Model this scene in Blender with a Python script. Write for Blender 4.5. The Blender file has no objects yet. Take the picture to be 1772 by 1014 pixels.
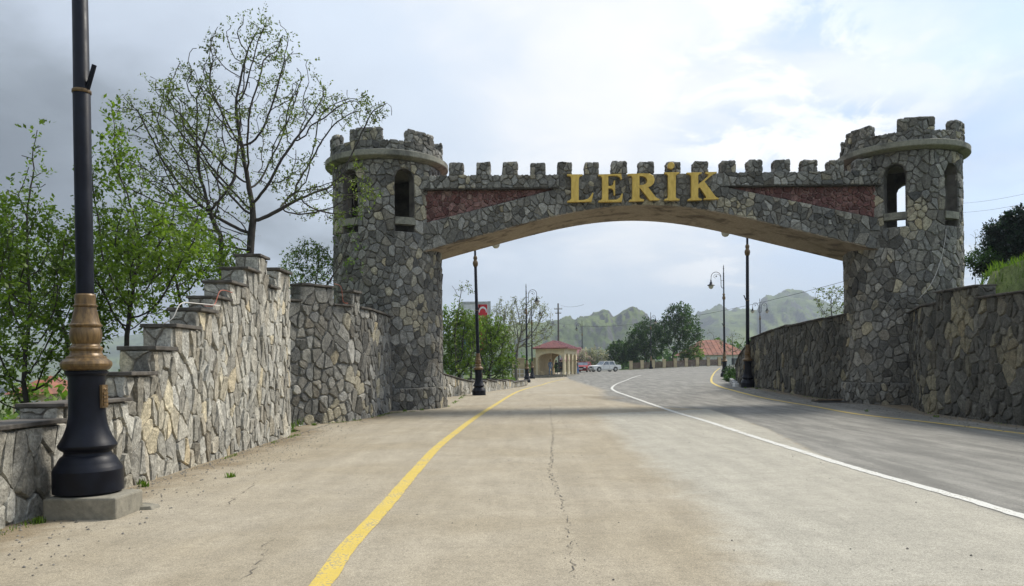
import bpy, math, random
import numpy as np
from mathutils import Vector, Matrix
R = math.radians
scn = bpy.context.scene
col = scn.collection
rnd = random.Random(7)
nrg = np.random.default_rng(11)

# ------------------------------------------------------------------ camera, world, sun, exposure
EYE = 1.4
FPX = 1300.0
ROLL = R(0.6)
HOR = 630.0
cam_d = bpy.data.cameras.new('camera')
cam = bpy.data.objects.new('camera', cam_d); col.objects.link(cam)
cam_d.sensor_width = 36; cam_d.lens = 36 * FPX / 1772
cam_d.shift_y = (HOR - 507) / 1772
cam_d.clip_end = 12000; cam_d.clip_start = 0.05
cam.location = (0, 0, EYE)
cam.rotation_euler = (R(90), ROLL, 0)
scn.camera = cam
scn.render.resolution_x = 1024; scn.render.resolution_y = 586
scn.view_settings.view_transform = 'Standard'
scn.view_settings.look = 'None'
scn.view_settings.exposure = 0.75
scn.view_settings.gamma = 1

SUN_EL, SUN_AZ = R(48), R(56)
sd = bpy.data.lights.new('sun', 'SUN'); sd.energy = 2.8; sd.angle = R(15); sd.color = (1, .95, .86)
so = bpy.data.objects.new('sun', sd); col.objects.link(so)
sdir = Vector((math.sin(SUN_AZ) * math.cos(SUN_EL), math.cos(SUN_AZ) * math.cos(SUN_EL), math.sin(SUN_EL)))
so.rotation_euler = (-sdir).to_track_quat('-Z', 'Y').to_euler()
so.location = (20, 20, 60)


class NT:
    """small node tree helper"""
    def __init__(s, tree):
        s.t = tree; s.n = tree.nodes; s.l = tree.links
    def node(s, typ, **kw):
        n = s.n.new(typ)
        for k, v in kw.items(): setattr(n, k, v)
        return n
    def put(s, sock, v):
        if isinstance(v, bpy.types.NodeSocket): s.l.new(v, sock)
        elif v is not None:
            if isinstance(v, tuple) and len(v) == 3 and sock.type == 'RGBA': v = (*v, 1)
            sock.default_value = v
    def m(s, op, a, b=None, c=None, clamp=False):
        n = s.node('ShaderNodeMath', operation=op); n.use_clamp = clamp
        s.put(n.inputs[0], a); s.put(n.inputs[1], b); s.put(n.inputs[2], c)
        return n.outputs[0]
    def vm(s, op, a, b=None):
        n = s.node('ShaderNodeVectorMath', operation=op)
        s.put(n.inputs[0], a)
        if b is not None:
            if op == 'SCALE': s.put(n.inputs[3], b)
            else: s.put(n.inputs[1], b)
        return n.outputs[0]
    def mix(s, f, a, b, typ='MIX'):
        n = s.node('ShaderNodeMix', data_type='RGBA', blend_type=typ)
        s.put(n.inputs[0], f); s.put(n.inputs[6], a); s.put(n.inputs[7], b)
        return n.outputs[2]
    def ramp(s, f, pts):
        n = s.node('ShaderNodeValToRGB'); e = n.color_ramp.elements
        while len(e) < len(pts): e.new(0.5)
        for i, (p, c) in enumerate(pts):
            e[i].position = p; e[i].color = (*c, 1) if isinstance(c, tuple) else (c, c, c, 1)
        s.put(n.inputs[0], f)
        return n.outputs[0]
    def noise(s, vec, scale, detail=4, rough=.55, dist=0.0, dim='3D'):
        n = s.node('ShaderNodeTexNoise', noise_dimensions=dim)
        s.put(n.inputs['Vector'], vec); n.inputs['Scale'].default_value = scale
        n.inputs['Detail'].default_value = detail; n.inputs['Roughness'].default_value = rough
        n.inputs['Distortion'].default_value = dist
        return n.outputs[0]
    def voro(s, vec, scale, feat='F1'):
        n = s.node('ShaderNodeTexVoronoi', feature=feat)
        s.put(n.inputs['Vector'], vec); n.inputs['Scale'].default_value = scale
        return n.outputs[0]
    def map(s, v, a, b, c=0., d=1., kind='SMOOTHSTEP'):
        n = s.node('ShaderNodeMapRange', interpolation_type=kind)
        s.put(n.inputs[0], v); s.put(n.inputs[1], a); s.put(n.inputs[2], b); s.put(n.inputs[3], c); s.put(n.inputs[4], d)
        return n.outputs[0]


w = bpy.data.worlds.new('World'); scn.world = w; w.use_nodes = True
k = NT(w.node_tree); k.n.clear()
out = k.node('ShaderNodeOutputWorld')
sky = k.node('ShaderNodeTexSky', sky_type='NISHITA'); sky.sun_disc = False
sky.sun_elevation = SUN_EL; sky.sun_rotation = SUN_AZ
bg1 = k.node('ShaderNodeBackground'); bg1.inputs[1].default_value = 0.12
k.l.new(sky.outputs[0], bg1.inputs[0])
tc = k.node('ShaderNodeTexCoord'); sep = k.node('ShaderNodeSeparateXYZ'); k.l.new(tc.outputs['Generated'], sep.inputs[0])
dx, dy, dz = sep.outputs
den = k.m('ADD', k.m('MAXIMUM', dz, 0.0), 0.22)
cmb = k.node('ShaderNodeCombineXYZ')
k.put(cmb.inputs[0], k.m('DIVIDE', dx, den)); k.put(cmb.inputs[1], k.m('DIVIDE', dy, den))
pv = cmb.outputs[0]
n1 = k.noise(pv, 0.9, 7, .5, .35)
n2 = k.noise(k.vm('ADD', pv, (5.2, 1.7, 0)), 2.3, 8, .55, .3)
n3 = k.noise(k.vm('ADD', pv, (9.1, 4.4, 0)), 0.45, 3, .5, .2)
# lightness of the cloud deck: dark rain cloud to the left, thin and bright towards the sun on the right
t0 = k.m('ADD', k.m('MULTIPLY', dx, 1.15), k.m('MULTIPLY', dz, 1.45))
t1 = k.m('ADD', t0, k.m('MULTIPLY', k.m('SUBTRACT', n1, .5), 1.1))
t2 = k.m('ADD', t1, k.m('MULTIPLY', k.m('SUBTRACT', n2, .5), .5))
dark = k.map(t2, -.52, .44)
glow = k.vm('DOT_PRODUCT', tc.outputs['Generated'], tuple(Vector((.22, .9, .42)).normalized()))
gl_n = k.n[-1]
sunny = k.map(k.m('ADD', gl_n.outputs['Value'], k.m('MULTIPLY', k.m('SUBTRACT', n2, .5), .12)), .93, 1.0)
ccol = k.ramp(dark, [(0.0, (.085, .10, .125)), (.3, (.195, .225, .265)), (.62, (.40, .455, .54)), (1.0, (.53, .60, .70))])
ccol = k.mix(sunny, ccol, (.76, .76, .765))
low = k.map(dz, 0.0, .2, 1., 0.)
ccol = k.mix(k.m('MULTIPLY', k.m('MULTIPLY', low, .55), dark), ccol, (.42, .50, .64))
# bright puffs
puff = k.m('MULTIPLY', k.map(n2, .54, .64), k.map(dx, .12, .3))
ccol = k.mix(k.m('MULTIPLY', puff, .8), ccol, (.82, .82, .83))
def around(px, py, a, b):
    v = Vector(((px - 886) / FPX, 1, (HOR - py) / FPX)).normalized()
    k.vm('DOT_PRODUCT', tc.outputs['Generated'], tuple(v)); return k.map(k.n[-2].outputs['Value'] if k.n[-1].type != 'VECT_MATH' else k.n[-1].outputs['Value'], a, b)
n4 = k.noise(k.vm('ADD', pv, (2.2, 7.7, 0)), 4.5, 9, .6, .5)
blue = k.m('MULTIPLY', around(1560, 150, .955, .99), k.map(n2, .40, .58, 1., .35))
ccol = k.mix(k.m('MULTIPLY', blue, .75), ccol, (.40, .53, .76))
pf2 = k.m('MAXIMUM', around(1340, 165, .985, .9985), around(1420, 190, .992, .9995))
pf2 = k.m('MULTIPLY', pf2, k.map(n4, .44, .56))
ccol = k.mix(pf2, ccol, (.84, .84, .85))
cover = k.m('SUBTRACT', 1.0, k.m('MULTIPLY', k.map(k.m('ADD', dx, k.m('MULTIPLY', k.m('SUBTRACT', n1, .5), 1.6)), .18, .62), k.map(dz, .08, .3)))
cover = k.m('MAXIMUM', k.m('MAXIMUM', cover, k.m('MULTIPLY', puff, .9)), .45)
bg2 = k.node('ShaderNodeBackground'); k.put(bg2.inputs[0], ccol); bg2.inputs[1].default_value = 0.88
mx = k.node('ShaderNodeMixShader'); k.put(mx.inputs[0], cover); k.l.new(bg1.outputs[0], mx.inputs[1]); k.l.new(bg2.outputs[0], mx.inputs[2])
k.l.new(mx.outputs[0], out.inputs[0])

# ------------------------------------------------------------------ helpers
CB, SB = math.cos(ROLL), math.sin(ROLL)
def at(px, py, D):
    a = (px - 886) / FPX; b = (HOR - py) / FPX
    return Vector((D * (a * CB + b * SB), D, EYE + D * (-a * SB + b * CB)))
def proj(p):
    x, y, z = p[0] / p[1], p[1], (p[2] - EYE) / p[1]
    return (886 + FPX * (x * CB - z * SB), HOR - FPX * (x * SB + z * CB))
def ss(v, a, b):
    t = np.clip((v - a) / (b - a), 0, 1)
    return t * t * (3 - 2 * t)
def G(x, y):
    """height of the paved ground"""
    return (0.26 * ss(x, 5, 11) * ss(y, 24, 33) + 0.5 * ss(x, 13, 30) * ss(y, 55, 110)
            - 0.2 * (1 - ss(x, 3, 10)) * ss(y, 40, 60) * (1 - ss(y, 80, 100)))
def gat(px, py, dmax=200):
    lo = 2.0; prev = None; d = 2.0
    while d < dmax:
        p = at(px, py, d)
        if p.z < G(p.x, p.y): break
        d *= 1.01
    lo, hi = d / 1.01, d
    for _ in range(20):
        mid = (lo + hi) / 2; p = at(px, py, mid)
        if p.z < G(p.x, p.y): hi = mid
        else: lo = mid
    p = at(px, py, lo)
    return Vector((p.x, p.y, float(G(p.x, p.y))))

def tag(o, label=None, cat=None, group=None, kind=None):
    if label: o['label'] = label
    if cat: o['category'] = cat
    if group: o['group'] = group
    if kind: o['kind'] = kind
    return o
def empty(name, loc=(0, 0, 0), rz=0.0):
    o = bpy.data.objects.new(name, None); col.objects.link(o)
    o.location = loc; o.rotation_euler = (0, 0, rz); o.empty_display_size = .2
    return o
def link(name, me, parent=None, loc=None):
    o = bpy.data.objects.new(name, me); col.objects.link(o)
    if parent: o.parent = parent
    if loc is not None: o.location = loc
    return o

class MB:
    def __init__(s): s.v = []; s.f = []; s.m = []; s.mi = 0
    def face(s, pts):
        n = len(s.v); s.v += [tuple(p) for p in pts]; s.f.append(tuple(range(n, n + len(pts)))); s.m.append(s.mi)
    def add(s, vs, fs):
        n = len(s.v); s.v += [tuple(p) for p in vs]
        for f in fs: s.f.append(tuple(i + n for i in f)); s.m.append(s.mi)
    def box(s, a, b, rz=0, c=None):
        x0, y0, z0 = a; x1, y1, z1 = b
        vs = [(x0, y0, z0), (x1, y0, z0), (x1, y1, z0), (x0, y1, z0), (x0, y0, z1), (x1, y0, z1), (x1, y1, z1), (x0, y1, z1)]
        if rz:
            cx, cy = c if c else ((x0 + x1) / 2, (y0 + y1) / 2); cs, sn = math.cos(rz), math.sin(rz)
            vs = [(cx + (x - cx) * cs - (y - cy) * sn, cy + (x - cx) * sn + (y - cy) * cs, z) for x, y, z in vs]
        s.add(vs, [(0, 3, 2, 1), (4, 5, 6, 7), (0, 1, 5, 4), (1, 2, 6, 5), (2, 3, 7, 6), (3, 0, 4, 7)])
        return s
    def prism(s, poly, axis_a, axis_b):
        """extrude a 3d polygon list between two offset vectors"""
        A = [tuple(Vector(p) + Vector(axis_a)) for p in poly]; B = [tuple(Vector(p) + Vector(axis_b)) for p in poly]
        n = len(poly)
        s.add(A + B, [tuple(range(n))[::-1], tuple(range(n, 2 * n))] + [(i, (i + 1) % n, n + (i + 1) % n, n + i) for i in range(n)])
        return s
    def lathe(s, prof, n=24, c=(0, 0, 0), tilt=None):
        base = len(s.v)
        for r, z in prof:
            for i in range(n):
                a = 2 * math.pi * i / n
                s.v.append((c[0] + r * math.cos(a), c[1] + r * math.sin(a), c[2] + z))
        for j in range(len(prof) - 1):
            for i in range(n):
                a0 = base + j * n + i; a1 = base + j * n + (i + 1) % n
                s.f.append((a0, a1, a1 + n, a0 + n)); s.m.append(s.mi)
        s.f.append(tuple(base + i for i in range(n))[::-1]); s.m.append(s.mi)
        s.f.append(tuple(base + (len(prof) - 1) * n + i for i in range(n))); s.m.append(s.mi)
        return s
    def tube(s, pts, r, n=8):
        pts = [Vector(p) for p in pts]; base = len(s.v); u = None
        for i, p in enumerate(pts):
            d = (pts[min(i + 1, len(pts) - 1)] - pts[max(i - 1, 0)]).normalized()
            if u is None: u = d.orthogonal().normalized()
            u = (u - d * u.dot(d)).normalized(); w_ = d.cross(u)
            rr = r[i] if isinstance(r, (list, tuple)) else r
            for j in range(n):
                a = 2 * math.pi * j / n
                s.v.append(tuple(p + (u * math.cos(a) + w_ * math.sin(a)) * rr))
        for i in range(len(pts) - 1):
            for j in range(n):
                a0 = base + i * n + j; a1 = base + i * n + (j + 1) % n
                s.f.append((a0, a1, a1 + n, a0 + n)); s.m.append(s.mi)
        s.f.append(tuple(base + j for j in range(n))[::-1]); s.m.append(s.mi)
        s.f.append(tuple(base + (len(pts) - 1) * n + j for j in range(n))); s.m.append(s.mi)
        return s
    def build(s, name, mat, parent=None, smooth=False, bevel=0, loc=None):
        me = bpy.data.meshes.new(name); me.from_pydata(s.v, [], s.f)
        mats = mat if isinstance(mat, (list, tuple)) else [mat]
        for m_ in mats: me.materials.append(m_)
        if len(mats) > 1: me.polygons.foreach_set('material_index', s.m)
        if smooth:
            me.shade_smooth()
            if smooth != True: me.set_sharp_from_angle(angle=R(smooth))
        me.update()
        o = link(name, me, parent, loc)
        if bevel:
            b = o.modifiers.new('bevel', 'BEVEL'); b.width = bevel; b.segments = 2; b.limit_method = 'ANGLE'; b.angle_limit = R(40)
        return o

def mesh_np(name, V, F, mat, parent=None, attrs=None, smooth=False):
    me = bpy.data.meshes.new(name); nv, nf = len(V), len(F); kk = F.shape[1]
    me.vertices.add(nv); me.vertices.foreach_set('co', np.asarray(V, np.float32).ravel())
    me.loops.add(nf * kk); me.loops.foreach_set('vertex_index', np.asarray(F, np.int32).ravel())
    me.polygons.add(nf); me.polygons.foreach_set('loop_start', np.arange(nf, dtype=np.int32) * kk)
    me.update(calc_edges=True)
    if attrs:
        for an, (typ, arr) in attrs.items():
            a = me.attributes.new(an, typ, 'POINT')
            a.data.foreach_set('value' if typ == 'FLOAT' else 'vector', np.asarray(arr, np.float32).ravel())
    me.materials.append(mat)
    if smooth: me.shade_smooth()
    return link(name, me, parent)

# ------------------------------------------------------------------ materials
MATS = {}
def mat(name):
    m = bpy.data.materials.new(name); m.use_nodes = True
    kk = NT(m.node_tree); b = m.node_tree.nodes['Principled BSDF']
    MATS[name] = m
    return m, kk, b
def pos(kk):
    g = kk.node('ShaderNodeNewGeometry'); return g.outputs['Position']
def bump(kk, b, h, strength=.4, dist=.02):
    n = kk.node('ShaderNodeBump'); n.inputs['Strength'].default_value = strength; n.inputs['Distance'].default_value = dist
    kk.put(n.inputs['Height'], h); kk.l.new(n.outputs[0], b.inputs['Normal'])
def simple(name, c, rough=.7, metal=0., var=.25, scale=6., bmp=.15, spec=None, dist=.01):
    m, kk, b = mat(name); p = pos(kk)
    n = kk.noise(p, scale, 6, .6)
    f = kk.map(n, .3, .7)
    cc = kk.mix(f, tuple(x * (1 - var) for x in c), tuple(min(1, x * (1 + var)) for x in c))
    kk.put(b.inputs['Base Color'], cc); b.inputs['Roughness'].default_value = rough; b.inputs['Metallic'].default_value = metal
    if spec is not None: b.inputs['Specular IOR Level'].default_value = spec
    if bmp: bump(kk, b, kk.noise(p, scale * 5, 4, .6), bmp, dist)
    return m

def stone_mat(name, dark, mid, light, cream, dirt=.5):
    m, kk, b = mat(name); p = pos(kk)
    a = kk.node('ShaderNodeAttribute', attribute_name='tint'); sp = kk.node('ShaderNodeSeparateXYZ'); kk.l.new(a.outputs['Vector'], sp.inputs[0])
    base = kk.ramp(sp.outputs[0], [(0., dark), (.5, mid), (1., light)])
    base = kk.mix(sp.outputs[1], base, cream)
    # warm or cool cast per stone
    base = kk.mix(kk.m('MULTIPLY', sp.outputs[2], .3), base, kk.mix(1., base, (.72, .84, 1.04), 'MULTIPLY'))
    base = kk.mix(kk.map(sp.outputs[2], .75, 1., 0, .6), base, kk.mix(1., base, (1.12, .98, .78), 'MULTIPLY'))
    n = kk.noise(kk.vm('ADD', p, kk.vm('SCALE', a.outputs['Vector'], 13.)), 9., 8, .62, .6)
    base = kk.mix(1., base, kk.ramp(n, [(.25, .42), (.5, .95), (.75, 1.5)]), 'MULTIPLY')
    n2_ = kk.noise(p, 34., 5, .65)
    base = kk.mix(1., base, kk.ramp(n2_, [(.3, .62), (.7, 1.35)]), 'MULTIPLY')
    streak = kk.noise(kk.vm('MULTIPLY', p, (1.8, 1.8, .35)), 1.3, 5, .6)
    base = kk.mix(kk.m('MULTIPLY', kk.map(streak, .5, .68), dirt), base, kk.mix(1., base, (.52, .52, .48), 'MULTIPLY'))
    lich = kk.m('MULTIPLY', kk.map(kk.noise(p, 17., 6, .7), .62, .72), .35)
    base = kk.mix(lich, base, tuple(x * 1.3 for x in light))
    kk.put(b.inputs['Base Color'], base); b.inputs['Roughness'].default_value = .82
    b.inputs['Specular IOR Level'].default_value = .35
    h = kk.m('ADD', kk.m('MULTIPLY', n, 1.), kk.m('MULTIPLY', n2_, .35))
    bump(kk, b, h, .9, .035)
    return m
stone_mat('stone_grey', (.085, .081, .071), (.195, .187, .164), (.38, .36, .31), (.46, .40, .27), .45)
stone_mat('stone_pale', (.22, .205, .17), (.38, .36, .305), (.54, .51, .43), (.58, .50, .34), .25)
stone_mat('stone_shade', (.05, .048, .040), (.10, .095, .08), (.18, .17, .14), (.29, .255, .165), .6)  # darker copy of the grey stone: shade of the right walls is in the colour
stone_mat('stone_red', (.09, .035, .03), (.165, .07, .06), (.27, .15, .125), (.34, .24, .19), .35)
simple('mortar', (.15, .143, .122), .9, 0, .4, 9, .6, dist=.02)
simple('mortar_pale', (.20, .18, .145), .9, 0, .4, 9, .6, dist=.02)
simple('mortar_red', (.22, .14, .12), .9, 0, .4, 9, .6, dist=.02)
simple('cap_concrete', (.085, .075, .062), .9, 0, .5, 5, .5, dist=.01)
def concrete(name, c, stain):
    m, kk, b = mat(name); p = pos(kk)
    n = kk.noise(p, 1.1, 8, .62, .8); n_ = kk.noise(p, 14, 6, .6)
    cc = kk.mix(kk.map(n, .46, .66), c, stain)
    cc = kk.mix(1., cc, kk.ramp(n_, [(.3, .72), (.7, 1.2)]), 'MULTIPLY')
    kk.put(b.inputs['Base Color'], cc); b.inputs['Roughness'].default_value = .88
    bump(kk, b, n_, .5, .015)
concrete('ledge_concrete', (.26, .25, .195), (.13, .125, .10))
concrete('soffit_concrete', (.33, .265, .19), (.12, .085, .055))
concrete('pedestal_concrete', (.24, .22, .17), (.13, .12, .09))
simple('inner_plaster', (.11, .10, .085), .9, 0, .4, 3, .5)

m, kk, b = mat('lamp_black'); p = pos(kk)
n = kk.noise(p, 5, 6, .6)
kk.put(b.inputs['Base Color'], kk.mix(kk.map(n, .35, .7), (.003, .0035, .007), (.007, .009, .016)))
kk.put(b.inputs['Roughness'], kk.ramp(n, [(.3, .35), (.7, .55)])); b.inputs['Specular IOR Level'].default_value = .2; bump(kk, b, kk.noise(p, 40, 3, .5), .06, .004)
m, kk, b = mat('lamp_bronze'); p = pos(kk)
n = kk.noise(kk.vm('MULTIPLY', p, (6, 6, 1.2)), 5, 6, .6)
kk.put(b.inputs['Base Color'], kk.mix(kk.map(n, .35, .68), (.085, .05, .018), (.20, .122, .045)))
b.inputs['Metallic'].default_value = .2; b.inputs['Roughness'].default_value = .42; bump(kk, b, n, .12, .006)
m, kk, b = mat('letter_gold'); p = pos(kk)
n = kk.noise(kk.vm('MULTIPLY', p, (3, 3, 1)), 4, 6, .6)
kk.put(b.inputs['Base Color'], kk.mix(kk.map(n, .3, .7), (.54, .35, .06), (.70, .48, .10))); b.inputs['Metallic'].default_value = .25
b.inputs['Roughness'].default_value = .42; bump(kk, b, kk.noise(p, 25, 3, .5), .08, .01)
simple('lantern_glass', (.45, .42, .34), .25, 0, .1, 4, 0)
simple('white_paint', (.72, .72, .69), .45, 0, .08, 8, .03)
simple('red_paint', (.42, .018, .016), .3, 0, .15, 3, 0)
simple('car_glass', (.03, .04, .055), .08, 0, .1, 3, 0)
simple('car_glass_light', (.14, .17, .2), .1, 0, .3, 3, 0)
simple('rubber', (.018, .018, .018), .8, 0, .2, 9, .1)
simple('chrome', (.5, .5, .5), .25, .9, .1, 9, 0)
simple('headlight', (.75, .76, .74), .15, 0, .05, 9, 0)
simple('tail_red', (.35, .02, .015), .3, 0, .05, 9, 0)
simple('black_plastic', (.02, .02, .022), .5, 0, .2, 9, 0)
simple('tan_plaster', (.50, .40, .24), .85, 0, .15, 3, .2)
simple('cream_plaster', (.58, .50, .32), .85, 0, .12, 3, .2)
simple('white_plaster', (.68, .67, .63), .85, 0, .1, 3, .2)
simple('roof_red', (.16, .05, .034), .6, 0, .25, 3, .2)
simple('roof_purple', (.20, .06, .075), .6, 0, .25, 3, .2)
simple('roof_rust', (.22, .075, .04), .75, 0, .4, .8, .2)
simple('wood_pole', (.10, .085, .07), .85, 0, .3, 6, .2)
simple('fence_wood', (.16, .11, .08), .85, 0, .3, 2, .2)
simple('fence_post', (.45, .37, .22), .8, 0, .2, 2, .2)
simple('steel_grey', (.42, .43, .42), .5, .2, .2, 6, .1)
simple('flag_red', (.55, .02, .03), .6, 0, .1, 4, 0)
simple('flag_green', (.03, .22, .1), .6, 0, .1, 4, 0)
simple('flag_blue', (.05, .2, .42), .6, 0, .1, 4, 0)
simple('board_white', (.7, .7, .7), .6, 0, .1, 4, 0)
simple('window_glass', (.035, .045, .06), .1, 0, .2, 2, 0)
simple('wire', (.02, .02, .02), .6, 0, .1, 4, 0)
simple('wire_white', (.6, .57, .52), .6, 0, .1, 4, 0)
simple('wire_red', (.35, .09, .05), .6, 0, .1, 4, 0)
simple('paper', (.7, .69, .65), .8, 0, .15, 30, 0)
simple('kerb_white', (.66, .66, .64), .7, 0, .2, 8, .2)
simple('kerb_black', (.03, .03, .03), .7, 0, .3, 8, .2)
simple('pebble', (.14, .13, .11), .85, 0, .6, 3, .2)
simple('pebble_dark', (.045, .042, .038), .85, 0, .4, 3, .2)
simple('crack', (.12, .108, .088), .95, 0, .3, 5, 0)
simple('earth', (.16, .125, .08), .95, 0, .4, 2, .6, dist=.03)
simple('plank', (.17, .12, .075), .85, 0, .4, 9, .3)

def leaf_mat(name, a, b_, c):
    m, kk, b = mat(name)
    at_ = kk.node('ShaderNodeAttribute', attribute_name='hue')
    cc = kk.ramp(at_.outputs['Fac'], [(0., a), (.55, b_), (1., c)])
    kk.put(b.inputs['Base Color'], cc); b.inputs['Roughness'].default_value = .5
    b.inputs['Specular IOR Level'].default_value = .3
    tr = kk.node('ShaderNodeBsdfTranslucent'); kk.put(tr.inputs[0], kk.mix(1., cc, (1.3, 1.5, .7), 'MULTIPLY'))
    mx_ = kk.node('ShaderNodeMixShader'); mx_.inputs[0].default_value = .4
    kk.l.new(b.outputs[0], mx_.inputs[1]); kk.l.new(tr.outputs[0], mx_.inputs[2])
    kk.l.new(mx_.outputs[0], kk.n['Material Output'].inputs[0])
leaf_mat('leaf_spring', (.045, .075, .009), (.105, .165, .018), (.20, .28, .04))
leaf_mat('leaf_sparse', (.055, .065, .02), (.12, .155, .04), (.21, .25, .07))
leaf_mat('leaf_dark', (.014, .034, .011), (.036, .078, .018), (.075, .14, .03))
leaf_mat('leaf_mid', (.035, .07, .01), (.085, .15, .018), (.16, .24, .035))
leaf_mat('leaf_bud', (.09, .10, .05), (.16, .17, .09), (.26, .27, .16))
leaf_mat('leaf_blossom', (.12, .13, .09), (.3, .27, .25), (.55, .48, .48))
leaf_mat('needle', (.005, .012, .010), (.010, .024, .018), (.022, .045, .03))
leaf_mat('grass', (.05, .09, .012), (.10, .17, .02), (.18, .26, .035))
simple('bark', (.045, .038, .032), .9, 0, .4, 8, .5)
simple('bark_grey', (.11, .10, .085), .9, 0, .3, 8, .4)

# ground (grass and soil)
m, kk, b = mat('ground_grass'); p = pos(kk)
n = kk.noise(p, .12, 8, .6); n_ = kk.noise(p, 3.0, 6, .65)
cc = kk.ramp(n, [(.3, (.05, .085, .018)), (.55, (.10, .13, .03)), (.75, (.17, .15, .07))])
cc = kk.mix(1., cc, kk.ramp(n_, [(.3, .6), (.7, 1.3)]), 'MULTIPLY')
kk.put(b.inputs['Base Color'], cc); b.inputs['Roughness'].default_value = .95; bump(kk, b, n_, .8, .1)

# mountains
m, kk, b = mat('mountain'); p = pos(kk)
g_ = kk.node('ShaderNodeNewGeometry'); sp = kk.node('ShaderNodeSeparateXYZ'); kk.l.new(g_.outputs['Normal'], sp.inputs[0])
n = kk.noise(p, .012, 8, .62); n_ = kk.noise(p, .05, 8, .65)
grass_c = kk.ramp(n, [(.3, (.04, .058, .025)), (.5, (.085, .115, .04)), (.72, (.17, .205, .065))])
rock_c = kk.ramp(n_, [(.3, (.03, .034, .036)), (.7, (.12, .12, .11))])
steep = kk.map(kk.m('ADD', sp.outputs[2], kk.m('MULTIPLY', kk.m('SUBTRACT', n_, .5), .7)), .76, .95)
cc = kk.mix(steep, rock_c, grass_c)
wood = kk.map(kk.noise(kk.vm('MULTIPLY', p, (.9, .5, 1.6)), .0075, 10, .72), .5, .6)
cc = kk.mix(kk.m('MULTIPLY', wood, .6), cc, (.045, .055, .04))
kk.put(b.inputs['Base Color'], cc); b.inputs['Roughness'].default_value = 1.; b.inputs['Specular IOR Level'].default_value = .1
bump(kk, b, n_, .8, 6.)

# road: dust tone is painted per vertex (x: grey asphalt, y: pale worn lane, z: dirt)
m, kk, b = mat('road_surface'); p = pos(kk)
a = kk.node('ShaderNodeAttribute', attribute_name='mask'); sp = kk.node('ShaderNodeSeparateXYZ'); kk.l.new(a.outputs['Vector'], sp.inputs[0])
big = kk.noise(p, .35, 6, .6, .4); midn = kk.noise(p, 2.2, 7, .62, .3); fine = kk.noise(p, 60., 4, .7); grit = kk.noise(p, 190., 2, .6)
stk = kk.noise(kk.vm('MULTIPLY', p, (2.2, .25, 1.)), 1.6, 6, .6, .2)
tan = kk.mix(kk.map(big, .35, .65), (.315, .268, .19), (.36, .315, .238))
c1 = kk.mix(kk.map(kk.m('ADD', sp.outputs[1], kk.m('MULTIPLY', kk.m('SUBTRACT', midn, .5), .5)), .3, .75), tan, (.365, .34, .278))
c2 = kk.mix(kk.map(kk.m('ADD', sp.outputs[0], kk.m('MULTIPLY', kk.m('SUBTRACT', midn, .5), .25)), .38, .62), c1, kk.mix(kk.map(stk, .35, .7), (.175, .168, .148), (.25, .238, .208)))
c3 = kk.mix(kk.map(kk.m('ADD', sp.outputs[2], kk.m('MULTIPLY', kk.m('SUBTRACT', kk.noise(p, 1.1, 8, .7, .8), .5), 1.3)), .45, .9, 0., .8), c2, (.21, .16, .095))
c3 = kk.mix(1., c3, kk.ramp(stk, [(.25, .86), (.75, 1.1)]), 'MULTIPLY')
c3 = kk.mix(1., c3, kk.ramp(midn, [(.25, .86), (.75, 1.1)]), 'MULTIPLY')
mottle = kk.noise(p, 14., 6, .72, .3)
c3 = kk.mix(1., c3, kk.ramp(mottle, [(.3, .82), (.5, 1.), (.7, 1.13)]), 'MULTIPLY')
pit = kk.map(kk.voro(kk.vm('ADD', p, (3., 7., 0.)), 9.), .03, .085)
pv_ = kk.map(kk.noise(p, .9, 4, .6), .46, .6)
c3 = kk.mix(kk.m('MULTIPLY', kk.m('SUBTRACT', 1., pit), kk.m('MULTIPLY', pv_, .75)), c3, (.07, .062, .05))
c3 = kk.mix(1., c3, kk.ramp(fine, [(.25, .5), (.5, 1.), (.75, 1.42)]), 'MULTIPLY')
c3 = kk.mix(1., c3, kk.ramp(grit, [(.3, .5), (.5, 1.), (.7, 1.45)]), 'MULTIPLY')
speck = kk.map(kk.voro(p, 26.), .02, .13)
vn = kk.map(kk.noise(p, 1.6, 4, .6), .5, .62)
c3 = kk.mix(kk.m('MULTIPLY', kk.m('SUBTRACT', 1., speck), kk.m('MULTIPLY', vn, .7)), c3, (.06, .055, .045))
hair = kk.map(kk.voro(kk.vm('ADD', p, kk.vm('SCALE', pos(kk), 0.)), 1.0, 'DISTANCE_TO_EDGE'), .0, .012)
kk.put(b.inputs['Base Color'], c3); b.inputs['Roughness'].default_value = .9; b.inputs['Specular IOR Level'].default_value = .25
bump(kk, b, kk.m('ADD', fine, kk.m('MULTIPLY', grit, .6)), .45, .006)

def paint(name, c, wear):
    m, kk, b = mat(name); p = pos(kk)
    n = kk.noise(p, 45., 5, .75); n_ = kk.noise(p, 2.5, 5, .6)
    f = kk.map(kk.m('ADD', n, kk.m('MULTIPLY', kk.m('SUBTRACT', n_, .5), .5)), wear, wear + .07)
    cc = kk.mix(f, c, (.27, .24, .18))
    cc = kk.mix(1., cc, kk.ramp(n_, [(.3, .84), (.7, 1.08)]), 'MULTIPLY')
    cc = kk.mix(1., cc, kk.ramp(kk.noise(p, 160., 2, .6), [(.25, .8), (.75, 1.15)]), 'MULTIPLY')
    kk.put(b.inputs['Base Color'], cc); b.inputs['Roughness'].default_value = .8
    bump(kk, b, n, .3, .004)
paint('paint_yellow', (.60, .44, .085), .54)
paint('paint_white', (.60, .59, .54), .55)
M = MATS

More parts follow.
